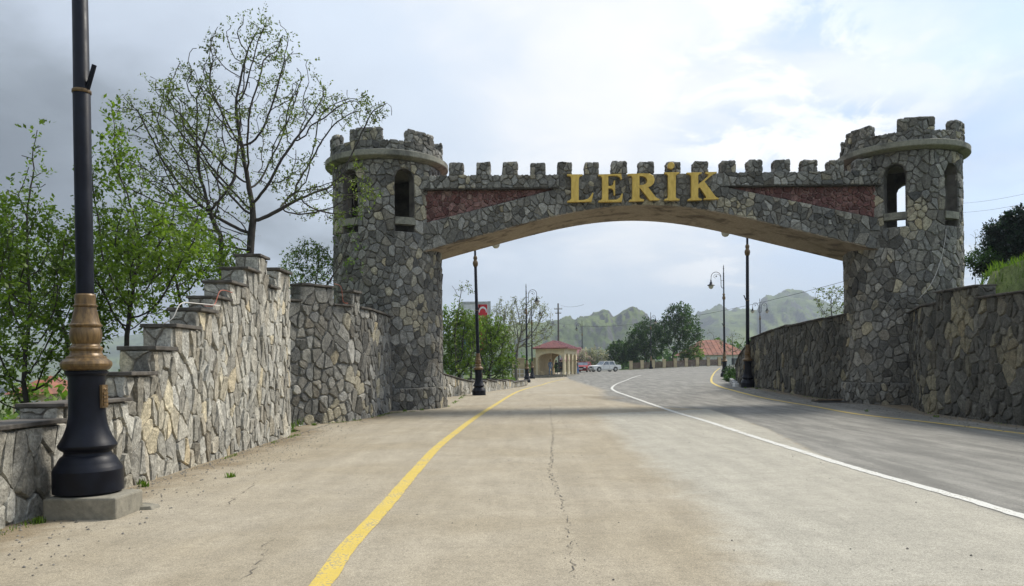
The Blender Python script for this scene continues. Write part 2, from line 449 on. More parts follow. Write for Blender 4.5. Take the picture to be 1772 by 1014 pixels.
# ------------------------------------------------------------------ ground, road, hills
def inpoly(px, py, poly):
    inside = np.zeros(px.shape, bool); n = len(poly)
    for i in range(n):
        x0, y0 = poly[i]; x1, y1 = poly[(i + 1) % n]
        if y0 == y1: continue
        c = ((y0 > py) != (y1 > py)) & (px < (x1 - x0) * (py - y0) / (y1 - y0) + x0)
        inside ^= c
    return inside
def polydist(px, py, line, closed=False):
    d = np.full(px.shape, 1e9); n = len(line)
    for i in range(n if closed else n - 1):
        a_ = np.array(line[i][:2]); b_ = np.array(line[(i + 1) % n][:2]); ab = b_ - a_
        t = np.clip(((px - a_[0]) * ab[0] + (py - a_[1]) * ab[1]) / (ab @ ab + 1e-9), 0, 1)
        d = np.minimum(d, np.hypot(px - a_[0] - t * ab[0], py - a_[1] - t * ab[1]))
    return d
ROAD = [(-4.7, -8), (-4.7, 16.4), (-5.4, 17.6), (-4.1, 20), (-4.1, 26), (-3.7, 29), (-3.1, 32.5), (-1.9, 36.7), (-.7, 41.7), (.6, 50), (.9, 57),
        (0.6, 84), (1.5, 100), (2, 112), (30, 116), (62, 119), (62, 58), (24, 58), (17, 52), (12.6, 44), (11.6, 39), (11.2, 33), (11.3, 26), (13, 24.5), (11.3, 19.5), (11.0, 14), (11.4, -8)]
def land(x, y):
    """height of the land around the road"""
    z = G(x, y)
    z = z - 5.5 * ss(-x, 5.5, 45) - 9 * ss(-x, 40, 260)
    z = z - 14 * ss(y, 125, 420)
    wx = np.interp(y, [8, 13, 16.2, 18.4, 20.1, 21.5, 22.6, 26, 27.5, 29.3, 33.7, 37, 40], [10.8, 10.55, 10.62, 10.8, 11., 12.7, 14.9, 14.9, 11.1, 10.75, 10.66, 11.2, 11.95])
    z = z + 2.6 * ss(x - wx, .45, 1.3) * (1 - ss(y, 23, 29)) + 1.3 * ss(x - wx, 1.5, 8) * (1 - ss(y, 24, 40)) + 1.7 * ss(x - wx, .5, 3) * ss(y, 24.5, 29) * (1 - ss(y, 34, 42))
    z = z + 1.15 * ss(x - .605 * y, .0, .7) * ss(x - wx, .45, 1.2) * ss(y, 14, 17) * (1 - ss(y, 24, 30)) * (1 - ss(x, 13, 20))
    z = z + 5 * ss(x, 30, 90) * (1 - ss(y, 60, 200))
    return z
def axis(a, b, near, far, mid):
    out_ = [0.0]; 
    v = 0.0
    while v < b:
        v += near if v < mid else near + (v - mid) * .12
        out_.append(v)
    lo_ = []; v = 0.0
    while v > a:
        v -= near if -v < mid else near + (-v - mid) * .12
        lo_.append(v)
    return np.array(lo_[::-1] + out_)
gx = axis(-3500, 3500, .8, 0, 24); gy = axis(-300, 3600, .8, 0, 60)
GX, GY = np.meshgrid(gx, gy)
ins = inpoly(GX, GY, ROAD)
bd = polydist(GX, GY, ROAD, True)
GZ = land(GX, GY) - .03 - np.where(ins, .4 * ss(bd, 0, .8), 0)
far = ss(np.hypot(GX, GY), 60, 200)
GZ += far * (1.2 * np.sin(GX * .021 + 1) * np.cos(GY * .017) + .6 * np.sin(GX * .06) * np.sin(GY * .05 + 2))
ny_, nx_ = GX.shape
idx = np.arange(nx_ * ny_).reshape(ny_, nx_)
F = np.stack([idx[:-1, :-1], idx[:-1, 1:], idx[1:, 1:], idx[1:, :-1]], -1).reshape(-1, 4)
tag(mesh_np('ground', np.stack([GX, GY, GZ], -1).reshape(-1, 3), F, M['ground_grass'], smooth=True), 'grassy ground around the road', kind='structure')

W_LINE = [(1772 + 200, 957), (1772, 894.5), (1653.6, 858.8), (1479, 810), (1392, 783), (1305, 756), (1218, 727.6), (1174, 715), (1131, 700.6), (1087, 685), (1065, 677), (1059, 671), (1068, 664), (1086, 657), (1109, 649.6)]
Y_LEFT = [(430, 1150), (553.7, 1014), (598, 951), (661, 883), (719, 815), (757, 774), (789, 748), (820, 724.5), (853, 703), (891, 680), (917, 671), (948, 662.5), (977, 655.5)]
Y_RIGHT = [(1980, 776), (1772, 750.7), (1610, 731), (1479, 716), (1392, 700.6), (1305, 685), (1261, 673.5), (1238, 665.5), (1231, 659), (1233, 650), (1238, 643), (1246, 636.8)]
GREY_EDGE = [(2300, 1062), (1985, 966), (1790, 905), (1653, 862), (1480, 812), (1400, 778), (1330, 742), (1228, 708), (1130, 704), (1040, 690), (1046, 676), (1010, 664), (985, 656)]
def wpts(L): return [gat(*q) for q in L]
wl = wpts(W_LINE); yl = wpts(Y_LEFT); yr = wpts(Y_RIGHT); ge = wpts(GREY_EDGE)
ry = [ -8.0 ]
while ry[-1] < 120: ry.append(ry[-1] + max(.12, .012 * abs(ry[-1])))
ry = np.array(ry); rx = np.concatenate([np.arange(-5.5, 14, .14), np.arange(14, 63, .8)])
RX, RY = np.meshgrid(rx, ry)
RZ = G(RX, RY)
ny_, nx_ = RX.shape; idx = np.arange(nx_ * ny_).reshape(ny_, nx_)
F = np.stack([idx[:-1, :-1], idx[:-1, 1:], idx[1:, 1:], idx[1:, :-1]], -1).reshape(-1, 4)
cx = (RX[:-1, :-1] + RX[1:, 1:]) / 2; cy = (RY[:-1, :-1] + RY[1:, 1:]) / 2
F = F[inpoly(cx, cy, ROAD).ravel()]
gpoly = [(v.x, v.y) for v in ge] + [(8, 125), (90, 125), (90, 2)]
sd_ = polydist(RX, RY, [(v.x, v.y) for v in ge]); gk = np.where(RY > 24, .35, 1.6); grey = np.where(inpoly(RX, RY, gpoly), .5 + sd_ * gk, .5 - sd_ * gk).clip(0, 1)
# beyond the gate the left half of the carriageway stays dusty
pale_line = [tuple(gat(*q))[:2] for q in [(1030, 716), (1062, 745), (1090, 775), (1120, 800), (1180, 850), (1230, 900), (1290, 1010)]]
pd = polydist(RX, RY, pale_line)
ppoly = pale_line + [(12, 4), (12, 9)] + [(v.x, v.y) for v in ge[2:8]]
pale = np.where(inpoly(RX, RY, ppoly), .5 + pd * .6, .5 - pd * .8).clip(0, 1)
pale = np.maximum(pale, .62 * ss(RX, 1.5, 4.5) * (1 - ss(RY, 8, 14)))
edge = polydist(RX, RY, [(-4.5, -8), (-4.5, 15.7), (-5.3, 17.6), (-3.8, 20), (-3.8, 26)])
edge2 = polydist(RX, RY, [(10.8, 14), (10.9, 19), (12, 23.4), (11, 26), (10.8, 33)])
dirt = np.maximum(ss(1.5 - edge, 0, 1.5) * .85, ss(1.1 - edge2, 0, .9) * 1.)
dirt = np.maximum(dirt, .75 * ss(1 - np.abs(RY - 31 - .8 * np.sin(RX)) / 5, 0, 1) * ss(1 - np.abs(RX - 3.6) / 2.6, 0, 1))
msk = np.stack([grey, pale, dirt], -1).reshape(-1, 3)
tag(mesh_np('road', np.stack([RX, RY, RZ], -1).reshape(-1, 3), F, M['road_surface'], attrs={'mask': ('FLOAT_VECTOR', msk)}), 'dusty asphalt road through the gateway', kind='structure')

def smooth_line(P, sub=6):
    P = [Vector(p) for p in P]; out_ = []
    for i in range(len(P) - 1):
        p0 = P[max(i - 1, 0)]; p1 = P[i]; p2 = P[i + 1]; p3 = P[min(i + 2, len(P) - 1)]
        for j in range(sub):
            t = j / sub
            out_.append(0.5 * ((2 * p1) + (p2 - p0) * t + (2 * p0 - 5 * p1 + 4 * p2 - p3) * t * t + (3 * p1 - p0 - 3 * p2 + p3) * t ** 3))
    out_.append(P[-1]); return out_
def strip(name, P, wd, mt, lift=.005, jag=.006, step=.08):
    P = smooth_line(P, 10); Q = [P[0]]
    for p in P[1:]:
        n_ = max(1, int((p - Q[-1]).length / step))
        q0 = Q[-1]
        for i in range(1, n_ + 1): Q.append(q0.lerp(p, i / n_))
    V = []; F_ = []
    for i, q in enumerate(Q):
        d = (Q[min(i + 2, len(Q) - 1)] - Q[max(i - 2, 0)]); d.z = 0; d.normalize(); nn = Vector((-d.y, d.x, 0))
        for sgn in (-1, 1):
            v = q + nn * (sgn * wd / 2 + rnd.uniform(-jag, jag)); V.append((v.x, v.y, float(G(v.x, v.y)) + lift))
        if i: a_ = 2 * i - 2; F_.append((a_, a_ + 1, a_ + 3, a_ + 2))
    me = bpy.data.meshes.new(name); me.from_pydata(V, [], F_); me.materials.append(mt)
    return link(name, me)
for nm, P, wd, mt, lb in (('yellow_edge_line', yl, .15, 'paint_yellow', 'yellow line along the left side of the road'), ('white_lane_line', wl, .14, 'paint_white', 'white line curving along the right lane'),
                      ('yellow_edge_line', yr, .13, 'paint_yellow', 'yellow line in front of the right hand wall')):
    tag(strip(nm, P, wd, M[mt], jag=.010 if 'white' in nm else .005), lb, kind='structure')
# cracks in the asphalt
def crack(P, wd, seed, jit=.035):
    r_ = random.Random(seed); P = smooth_line([gat(*q) for q in P], 5); Q = []
    for i in range(len(P) - 1):
        n_ = max(1, int((P[i + 1] - P[i]).length / .05))
        for j in range(n_): Q.append(P[i].lerp(P[i + 1], j / n_) + Vector((r_.uniform(-jit, jit), r_.uniform(-jit, jit), 0)))
    V = []; F_ = []
    for i, q in enumerate(Q):
        ww = wd * r_.uniform(.15, 1.5) * (1 if 2 < i < len(Q) - 3 else .2)
        for sgn in (-1, 1):
            x, y = q.x + sgn * ww / 2, q.y
            V.append((x, y, float(G(x, y)) + .0045))
        if i and r_.random() > .12: a_ = 2 * i - 2; F_.append((a_, a_ + 1, a_ + 3, a_ + 2))
    me = bpy.data.meshes.new('road_crack'); me.from_pydata(V, [], F_); me.materials.append(M['crack'])
    tag(link('road_crack', me), 'crack in the asphalt', kind='structure')
crack([(957, 742), (955, 790), (951, 815), (960, 835), (962, 850), (973, 868), (978, 890)], .011, 1)
crack([(978, 890), (985, 920), (984, 950), (990, 975), (986, 1013)], .008, 2)
crack([(450, 832), (430, 845), (405, 862), (388, 880)], .009, 3)
crack([(480, 925), (462, 940), (455, 960), (440, 980), (420, 1000), (395, 1013)], .007, 4)
crack([(957, 742), (953, 720), (952, 700)], .010, 5, .02)
crack([(560, 873), (548, 895)], .008, 6)

def fbm(x, y, seed, octv=5, gain=.5, ridged=False):
    """cheap value noise"""
    g_ = np.random.default_rng(seed); tab = g_.random((256, 256)); s_ = 0; amp = 1.; tot = 0
    for o in range(octv):
        xi = np.floor(x).astype(int); yi = np.floor(y).astype(int); fx = x - xi; fy = y - yi
        fx = fx * fx * (3 - 2 * fx); fy = fy * fy * (3 - 2 * fy)
        t = lambda a_, b_: tab[a_ % 256, b_ % 256]
        v = (t(xi, yi) * (1 - fx) + t(xi + 1, yi) * fx) * (1 - fy) + (t(xi, yi + 1) * (1 - fx) + t(xi + 1, yi + 1) * fx) * fy
        if ridged: v = 1 - np.abs(2 * v - 1)
        s_ = s_ + amp * v; tot += amp; amp *= gain; x = x * 2.03 + 17.3; y = y * 2.03 + 5.1
    return s_ / tot
def mountain(name, D0, D1, table, seed, label, rough=.25, n_ang=560, n_d=150):
    """a range of hills: table gives ridge height above eye level (as picture height at its distance)"""
    tx = np.array([t[0] for t in table]); ty = np.array([t[1] for t in table])
    px = np.linspace(tx[0], tx[-1], n_ang); ds = np.linspace(0, 1.5, n_d)
    PX, DD = np.meshgrid(px, ds)
    dist = D0 + (D1 - D0) * DD; ang = (PX - 886) / FPX
    X = ang * dist; Y = dist
    ridge = np.interp(PX, tx, ty) + np.array(PX - 886) * math.tan(ROLL) * 0
    Hh = (HOR - (PX - 886) * math.tan(ROLL) - ridge) / FPX * D1 + EYE
    prof = np.where(DD < 1, ss(DD, -.1, 1.0) ** 1.25, 1 - 1.2 * (DD - 1))
    nz = fbm(X / (D1 * .045), Y / (D1 * .06), seed, 6, .55, True)
    nz2 = fbm(X / (D1 * .12), Y / (D1 * .12), seed + 1, 4)
    base = -25
    mod = 1 - np.abs(DD - 1).clip(0, 1)
    nz3 = fbm(X / (D1 * .014), Y / (D1 * .07), seed + 7, 5, .6, True)
    crag = ss(fbm(X / (D1 * .07), Y / (D1 * .09), seed + 9, 3), .42, .62)
    Z = base + (Hh - base) * prof + (nz3 - .6) * Hh * .26 * (.08 + crag) + (nz - .62) * Hh * rough * (.3 + (1 - mod) * 1.2) + (nz2 - .5) * Hh * .45 * (1 - mod)
    n0, n1_ = PX.shape; idx = np.arange(n0 * n1_).reshape(n0, n1_)
    F_ = np.stack([idx[:-1, :-1], idx[:-1, 1:], idx[1:, 1:], idx[1:, :-1]], -1).reshape(-1, 4)
    tag(mesh_np(name, np.stack([X, Y, Z], -1).reshape(-1, 3), F_, M['mountain'], smooth=True), label, kind='structure')
mountain('hill', 380, 1100, [(500, 640), (700, 600), (800, 575), (880, 566), (940, 560), (985, 556), (1030, 549), (1044, 541), (1054, 541), (1062, 552), (1078, 541), (1096, 534), (1115, 543), (1128, 556), (1145, 574), (1180, 590), (1260, 600), (1330, 605), (1450, 612), (1600, 620), (1800, 635)], 3, 'green hill with rocky cliffs behind the bus shelter', .3)
mountain('mountain', 700, 1900, [(900, 640), (1050, 590), (1120, 566), (1170, 556), (1205, 548), (1230, 538), (1246, 536), (1262, 545), (1290, 541), (1312, 543), (1318, 528), (1330, 520), (1345, 518), (1358, 512), (1385, 515), (1410, 522), (1440, 532), (1480, 545), (1560, 560), (1750, 590), (2100, 620)], 9, 'rocky mountain ridge on the right', .3)
mountain('mountain', 900, 2300, [(-900, 600), (-400, 570), (-100, 560), (60, 578), (180, 590), (300, 570), (420, 590), (520, 580), (620, 600), (800, 590), (950, 600), (1100, 640)], 21, 'dark distant mountain range on the left', .3)

# ------------------------------------------------------------------ stone cladding
def clip(poly, px, py, nx, ny):
    """keep the side where (p - P) . n <= 0"""
    out_ = []; n = len(poly)
    for i in range(n):
        a = poly[i]; b = poly[(i + 1) % n]
        da = (a[0] - px) * nx + (a[1] - py) * ny; db = (b[0] - px) * nx + (b[1] - py) * ny
        if da <= 0: out_.append(a)
        if (da < 0 < db) or (db < 0 < da):
            t = da / (da - db); out_.append((a[0] + (b[0] - a[0]) * t, a[1] + (b[1] - a[1]) * t))
    return out_
def area(poly):
    return sum(poly[i][0] * poly[(i + 1) % len(poly)][1] - poly[(i + 1) % len(poly)][0] * poly[i][1] for i in range(len(poly))) / 2

class Stones:
    def __init__(s, seed, cream=.12, hgt=.045, gap=.012, rnd_=1.):
        s.rd = rnd_; s.r = random.Random(seed); s.items = []; s.cream = cream; s.h = hgt; s.gap = gap
        s.spots = [(s.r.uniform(-12, 12), s.r.uniform(0, 8), s.r.uniform(.3, .75)) for _ in range(26)]
    def cells(s, bbox, su, sv, inside, planes, drop=.28, jit=.48):
        u0, v0, u1, v1 = bbox; r = s.r; grid = {}; seeds = []
        nu = max(1, round((u1 - u0) / su)); nv = max(1, round((v1 - v0) / sv)); su = (u1 - u0) / nu; sv = (v1 - v0) / nv
        for i in range(nu):
            off = .5 if i % 2 else 0.
            for j in range(nv + (1 if off else 0)):
                if nu * nv > 6 and r.random() < drop: continue
                u = u0 + (i + .5 + r.uniform(-jit, jit)) * su; v = v0 + (j + .5 - off + r.uniform(-jit, jit)) * sv
                u = min(max(u, u0 + .01), u1 - .01); v = min(max(v, v0 + .01), v1 - .01)
                if inside and not inside(u, v): continue
                kx = (int(u // su), int(v // sv)); grid.setdefault(kx, []).append((u, v)); seeds.append((u, v, kx))
        asp = su / sv
        for u, v, (i, j) in seeds:
            poly = [(u - 3 * su, v - 3 * sv), (u + 3 * su, v - 3 * sv), (u + 3 * su, v + 3 * sv), (u - 3 * su, v + 3 * sv)]
            nb = []
            for a in range(-3, 4):
                for b in range(-3, 4):
                    for q in grid.get((i + a, j + b), ()):
                        if q[0] != u or q[1] != v: nb.append(((q[0] - u) ** 2 + ((q[1] - v) * asp) ** 2, q))
            nb.sort()
            for d, q in nb[:22]:
                # bisector in the stretched metric, so that the stones keep the grid's proportions
                nx, ny = q[0] - u, (q[1] - v) * asp * asp
                poly = clip(poly, (u + q[0]) / 2, (v + q[1]) / 2, nx, ny)
                if len(poly) < 3: break
            if len(poly) < 3: continue
            for P in ((u0, v0, -1, 0), (u1, v0, 1, 0), (u0, v0, 0, -1), (u0, v1, 0, 1)): poly = clip(poly, *P)
            if len(poly) >= 3 and planes:
                for P in planes(u, v):
                    poly = clip(poly, *P)
                    if len(poly) < 3: break
            if len(poly) >= 3 and abs(area(poly)) > .05 * su * sv: yield poly
    def clad(s, bbox, su, sv, mapf, inside=None, planes=None, drop=.28, cream=None, thin=1.0):
        r = s.r
        for poly in s.cells(bbox, su, sv, inside, planes, drop):
            s.stone(poly, mapf, min(su, sv), cream, thin)
    def stone(s, poly, mapf, size, cream, thin=1.0):
        r = s.r
        pts = []
        n = len(poly)
        for i in range(n):
            a = poly[i]; b = poly[(i + 1) % n]; L = math.hypot(b[0] - a[0], b[1] - a[1])
            if L < size * .12: continue
            k0 = min(.36, size * .26 * s.rd * r.uniform(.4, 1.3) / L); d0, d1 = (r.uniform(-.045, .05) * L for _ in range(2))
            for t, d in ((k0, 0), (1 - k0, 0)) if L < size * .75 else ((k0, 0), (r.uniform(.4, .6), d0 + d1), (1 - k0, 0)):
                pts.append((a[0] + (b[0] - a[0]) * t - (b[1] - a[1]) / L * d, a[1] + (b[1] - a[1]) * t + (b[0] - a[0]) / L * d))
        if len(pts) < 3: return
        cu = sum(p[0] for p in pts) / len(pts); cv = sum(p[1] for p in pts) / len(pts)
        g = s.gap * r.uniform(.6, 1.5)
        def shrink(q, k_):
            L = math.hypot(q[0] - cu, q[1] - cv) + 1e-6; f = max(.25, 1 - k_ / L); return (cu + (q[0] - cu) * f, cv + (q[1] - cv) * f)
        H = s.h * r.uniform(.55, 1.25) * thin; ta, tb = r.uniform(-.11, .11) * thin, r.uniform(-.11, .11) * thin
        bev = size * .09 * s.rd * r.uniform(.6, 1.6)
        V = []; nP = len(pts)
        rings = ((g * .4, lambda q: -s.h * 1.3), (g, lambda q: H * .45 - .004), (g + bev, lambda q: max(.004, H + ta * (q[0] - cu) + tb * (q[1] - cv))))
        jit = [r.uniform(-.2, .2) * s.h * .35 for _ in pts]
        for k_, hf in rings:
            for jj, q in zip(jit, pts):
                qq = shrink(q, k_); V.append(mapf(qq[0], qq[1], hf(qq) - s.h + (jj if hf is rings[2][1] else 0)))
        V.append(mapf(cu, cv, H * 1.06 - s.h))
        F_ = []
        for q in range(2):
            for i in range(nP):
                a = q * nP + i; b = q * nP + (i + 1) % nP; F_.append((a, b, b + nP, a + nP))
        for i in range(nP): F_.append((2 * nP + i, 2 * nP + (i + 1) % nP, 3 * nP))
        # orientation check
        nrm = (V[1] - V[0]).cross(V[nP] - V[0])
        outw = mapf(cu, cv, .1) - mapf(cu, cv, 0)
        e = Vector(V[1]) - Vector(V[0]); tn = Vector((0, 0, 0))
        for i in range(nP): tn += (V[2 * nP + i] - V[3 * nP]).cross(V[2 * nP + (i + 1) % nP] - V[3 * nP])
        if tn.dot(outw) < 0: F_ = [f[::-1] for f in F_]
        cr = s.cream if cream is None else cream
        near_spot = any(((cu - a) ** 2 + (cv - b) ** 2) < c * c for a, b, c in s.spots)
        isc = r.random() < (cr * 4.5 if near_spot else cr * .35)
        tint = (min(1, max(0, r.gauss(.45, .27))), r.uniform(.45, 1) if isc else r.random() * .12, r.random())
        s.items.append((V, F_, tint, outw.normalized()))
    def finish(s, thing, mt, limit=300, minpx=8.5, name='stone', rest='small_stones'):
        scored = []
        for it in s.items:
            V, F_, tint, outw = it; c = V[-1]; sz = 0
            if c.y > .5 and outw.dot(Vector((0, 0, EYE)) - c) > 0:
                P = [proj(v) for v in V[-1 - (len(V) - 1) // 3:-1]]
                if any(-20 < q[0] < 1792 and -20 < q[1] < 1034 for q in P): sz = math.sqrt(abs(area(P)))
            scored.append((sz, it))
        scored.sort(key=lambda q: -q[0])
        inv = thing.matrix_basis.inverted()
        cut = limit
        for i, (sz, _) in enumerate(scored[:limit]):
            if sz < minpx: cut = i; break
        for sz, (V, F_, tint, ow) in scored[:cut]:
            me = bpy.data.meshes.new(name); c = V[-1]
            me.from_pydata([tuple(v - c) for v in V], [], F_); me.materials.append(mt)
            a = me.attributes.new('tint', 'FLOAT_VECTOR', 'POINT'); a.data.foreach_set('vector', tint * len(V))
            link(name, me, thing, inv @ c)
        rest_ = scored[cut:]
        if rest_:
            VV = []; FF = []; TT = []
            for sz, (V, F_, tint, ow) in rest_:
                n = len(VV); VV += [tuple(inv @ v) for v in V]; FF += [tuple(i + n for i in f) for f in F_]; TT += list(tint) * len(V)
            me = bpy.data.meshes.new(rest); me.from_pydata(VV, [], FF); me.materials.append(mt)
            a = me.attributes.new('tint', 'FLOAT_VECTOR', 'POINT'); a.data.foreach_set('vector', TT)
            o = link(rest, me, thing); o['kind'] = 'stuff'

class Path:
    def __init__(s, pts, side=1):
        s.p = [np.array(q, float) for q in pts]; s.L = [0.]
        for a, b in zip(s.p, s.p[1:]): s.L.append(s.L[-1] + float(np.hypot(*(b - a))))
        s.n = []
        seg = [(b - a) / np.hypot(*(b - a)) for a, b in zip(s.p, s.p[1:])]
        s.sn = [np.array((d[1], -d[0])) * side for d in seg]
        for i in range(len(s.p)):
            v = s.sn[max(i - 1, 0)] + s.sn[min(i, len(seg) - 1)]; s.n.append(v / np.hypot(*v))
    def at(s, u, h=0.):
        u = min(max(u, 0), s.L[-1]); i = 0
        while i < len(s.L) - 2 and u > s.L[i + 1]: i += 1
        t = (u - s.L[i]) / (s.L[i + 1] - s.L[i])
        n = s.n[i] * (1 - t) + s.n[i + 1] * t; n = n / np.hypot(*n)
        q = s.p[i] * (1 - t) + s.p[i + 1] * t + n * h
        return q
    def cuts(s, a, b): return [a] + [l for l in s.L if a + 1e-4 < l < b - 1e-4] + [b]

def gz(x, y): return float(G(x, y))
def wall(name, label, pts, side, steps, thick, mt, mortar, su, sv, seed, cream=.12, cap='cap_concrete', limit=300, ends=True, hgt=.045, gap=.012, zb=-.12, capw=.05, rd=1.):
    P = Path(pts, side); t = empty(name, (float(P.p[0][0]), float(P.p[0][1]), 0))
    tag(t, label, 'stone wall')
    off = Vector(t.location)
    core = MB(); S = Stones(seed, cream, hgt, gap, rd)
    for i, (a, b, z0, z1) in enumerate(steps):
        cc = P.cuts(a, b)
        for q in range(len(cc) - 1):
            ua, ub = cc[q], cc[q + 1]; za = z0 + (z1 - z0) * (ua - a) / (b - a); zb_ = z0 + (z1 - z0) * (ub - a) / (b - a)
            A = P.at(ua, -hgt); B = P.at(ub, -hgt); C = P.at(ub, -thick); D = P.at(ua, -thick)
            vs = [(*A, zb), (*B, zb), (*C, zb), (*D, zb), (*A, za - .02), (*B, zb_ - .02), (*C, zb_ - .02), (*D, za - .02)]
            fs = [(0, 1, 5, 4), (1, 2, 6, 5), (2, 3, 7, 6), (3, 0, 4, 7), (4, 5, 6, 7), (0, 3, 2, 1)]
            if side < 0: fs = [f[::-1] for f in fs]
            core.add([Vector(v) - off for v in vs], fs)
        # coping slabs
        if cap:
            L = b - a; nn = max(1, round(L / 1.3)); r_ = random.Random(seed * 31 + i)
            for q in range(nn):
                ua = a + L * q / nn + (.006 if q else -.035); ub = a + L * (q + 1) / nn - (.006 if q < nn - 1 else 0)
                zc = lambda u: z0 + (z1 - z0) * (u - a) / (b - a)
                ccs = P.cuts(max(ua, 0), ub); c = MB(); ov = capw + r_.uniform(-.012, .012); hh = .045 + r_.uniform(-.008, .008); lift = r_.uniform(-.012, 0)
                Vs = []
                for ui in ccs:
                    A = P.at(ui, ov) if ui > 0 else P.at(0, ov); D = P.at(ui, -thick - .03)
                    zz = zc(ui) + lift - .018
                    Vs += [(*A, zz), (*D, zz), (*D, zz + hh), (*A, zz + hh)]
                Vs = [Vector(v) - off for v in Vs]
                if ua < 0: Vs = Vs
                fs = [(0, 3, 2, 1), tuple(len(Vs) - 4 + z for z in (0, 1, 2, 3))]
                for w_ in range(len(ccs) - 1):
                    o_ = 4 * w_
                    for e in range(4): fs.append((o_ + e, o_ + (e + 1) % 4, o_ + 4 + (e + 1) % 4, o_ + 4 + e))
                if side > 0: fs = [f[::-1] for f in fs]
                c.add(Vs, fs); c.build('coping_slab', M[cap], t, bevel=.008)
    core.build('wall_core', M[mortar], t)
    tops = steps
    def step_of(u):
        for i, st in enumerate(tops):
            if st[0] <= u <= st[1]: return i
        return len(tops) - 1 if u > tops[-1][1] else 0
    def top(i, u): a, b, z0, z1 = tops[i]; return z0 + (z1 - z0) * (min(max(u, a), b) - a) / (b - a) - .03
    def inside(u, v): return v < top(step_of(u), u) - .02
    def planes(u, v):
        i = step_of(u); a, b, z0, z1 = tops[i]; sl = (z1 - z0) / (b - a); out_ = [(u, top(i, u), -sl, 1)]
        if i > 0:
            zl = top(i - 1, a)
            if v > zl: out_.append((a, 0, -1, 0))
            elif u - a < .3 and zl < top(i, u): out_.append((a, zl, 0, 1)) if u - a < .12 else None
        if i < len(tops) - 1:
            zr = top(i + 1, b)
            if v > zr: out_.append((b, 0, 1, 0))
            elif b - u < .12 and zr < top(i, u): out_.append((b, zr, 0, 1))
        return out_
    mp = lambda u, v, h: Vector((*P.at(u, h), v))
    S.clad((tops[0][0], -.08, tops[-1][1], max(max(q[2], q[3]) for q in tops)), su, sv, mp, inside, planes)
    # the ends of the steps that face the camera
    for i, (a, b, z0, z1) in enumerate(tops):
        for u, other, sgn in ((a, tops[i - 1][3] if i else -.08, -1), (b, tops[i + 1][2] if i < len(tops) - 1 else -.08, 1)):
            zt = (z0 if sgn < 0 else z1) - .03
            if other > zt - .08: continue
            c0 = P.at(u, 0); c1 = P.at(u, -thick); d = c1 - c0; d = d / np.hypot(*d); nn = np.array((d[1], -d[0]))
            tg = P.at(min(u + .05, P.L[-1]), 0) - P.at(max(u - .05, 0), 0)
            if (nn @ tg) * sgn < 0: nn = -nn
            if not ends and (i not in (0, len(tops) - 1)): pass
            mp2 = lambda a_, v_, h_, c0=c0, d=d, nn=nn: Vector((*(c0 + d * a_ + nn * (h_ + .035)), v_))
            S.clad((.02, max(other, -.08), thick, zt), .2, .22, mp2, drop=.15)
    S.finish(t, M[mt], limit)
    return t

def stepw(xs):  # picture column -> distance along the left wall
    return 4.5 * FPX / (886 - xs)
U0 = .5
edges = [-400, 106, 222, 266, 303, 345, 375, 400, 427, 450, 466, 482, 503]
hts = [.885, 1.045, 1.33, 1.65, 1.965, 2.24, 2.48, 2.77, 3.08, 3.40, 2.90, 3.28]
ed = [U0] + [stepw(e) for e in edges[1:]]
wall('stepped_wall', 'pale stone wall rising in steps behind the nearest lamp post', [(-4.5, U0), (-4.5, 15.8)], 1,
     [(ed[i] - U0, ed[i + 1] - U0, hts[i], hts[i]) for i in range(len(hts))], .42, 'stone_pale', 'mortar_pale', .15, .27, 3, cream=.18, hgt=.042, rd=.6, gap=.009)
P2 = [(-5.45, 17.2), (-4.75, 18.0), (-4.1, 19.0), (-3.82, 20.2), (-3.72, 21.6), (-3.7, 23.3)]
wall('curved_wall', 'curved grey stone wall with two merlons between stepped wall and left tower', P2, 1,
     [(0, .75, 2.95, 2.95), (.75, 1.75, 3.35, 3.35), (1.75, 2.45, 2.93, 2.93), (2.45, 2.95, 3.3, 3.3), (2.95, 6.4, 2.93, 2.9)], .42, 'stone_grey', 'mortar', .21, .27, 5, cream=.2)
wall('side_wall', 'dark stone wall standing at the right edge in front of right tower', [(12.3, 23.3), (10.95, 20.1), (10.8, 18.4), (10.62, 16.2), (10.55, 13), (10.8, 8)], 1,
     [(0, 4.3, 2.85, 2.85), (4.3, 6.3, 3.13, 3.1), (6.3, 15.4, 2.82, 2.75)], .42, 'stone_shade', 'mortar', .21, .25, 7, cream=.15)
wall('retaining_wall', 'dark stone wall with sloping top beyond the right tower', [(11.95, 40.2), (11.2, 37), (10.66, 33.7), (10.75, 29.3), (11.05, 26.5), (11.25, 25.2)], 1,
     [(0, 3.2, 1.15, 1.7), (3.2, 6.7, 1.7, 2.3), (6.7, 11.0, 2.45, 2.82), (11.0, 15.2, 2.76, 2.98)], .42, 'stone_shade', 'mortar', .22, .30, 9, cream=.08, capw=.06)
wall('low_wall', 'low pale stone wall beside the pavement beyond the left tower', [(-3.5, 26.8), (-2.95, 31.5), (-2.5, 33.6), (-1.55, 37), (-.45, 42), (.75, 50), (1.1, 54)], 1,
     [(0, 4.6, 1.12, 1.08), (4.6, 7.2, 1.08, .78), (7.2, 9.4, .78, .58), (9.4, 11.6, .72, .5), (11.6, 13.8, .66, .46), (13.8, 16.2, .6, .42), (16.2, 19., .55, .4), (19., 28., .32, .25)], .3, 'stone_pale', 'mortar_pale', .22, .28, 11, cream=.1, zb=-.4)

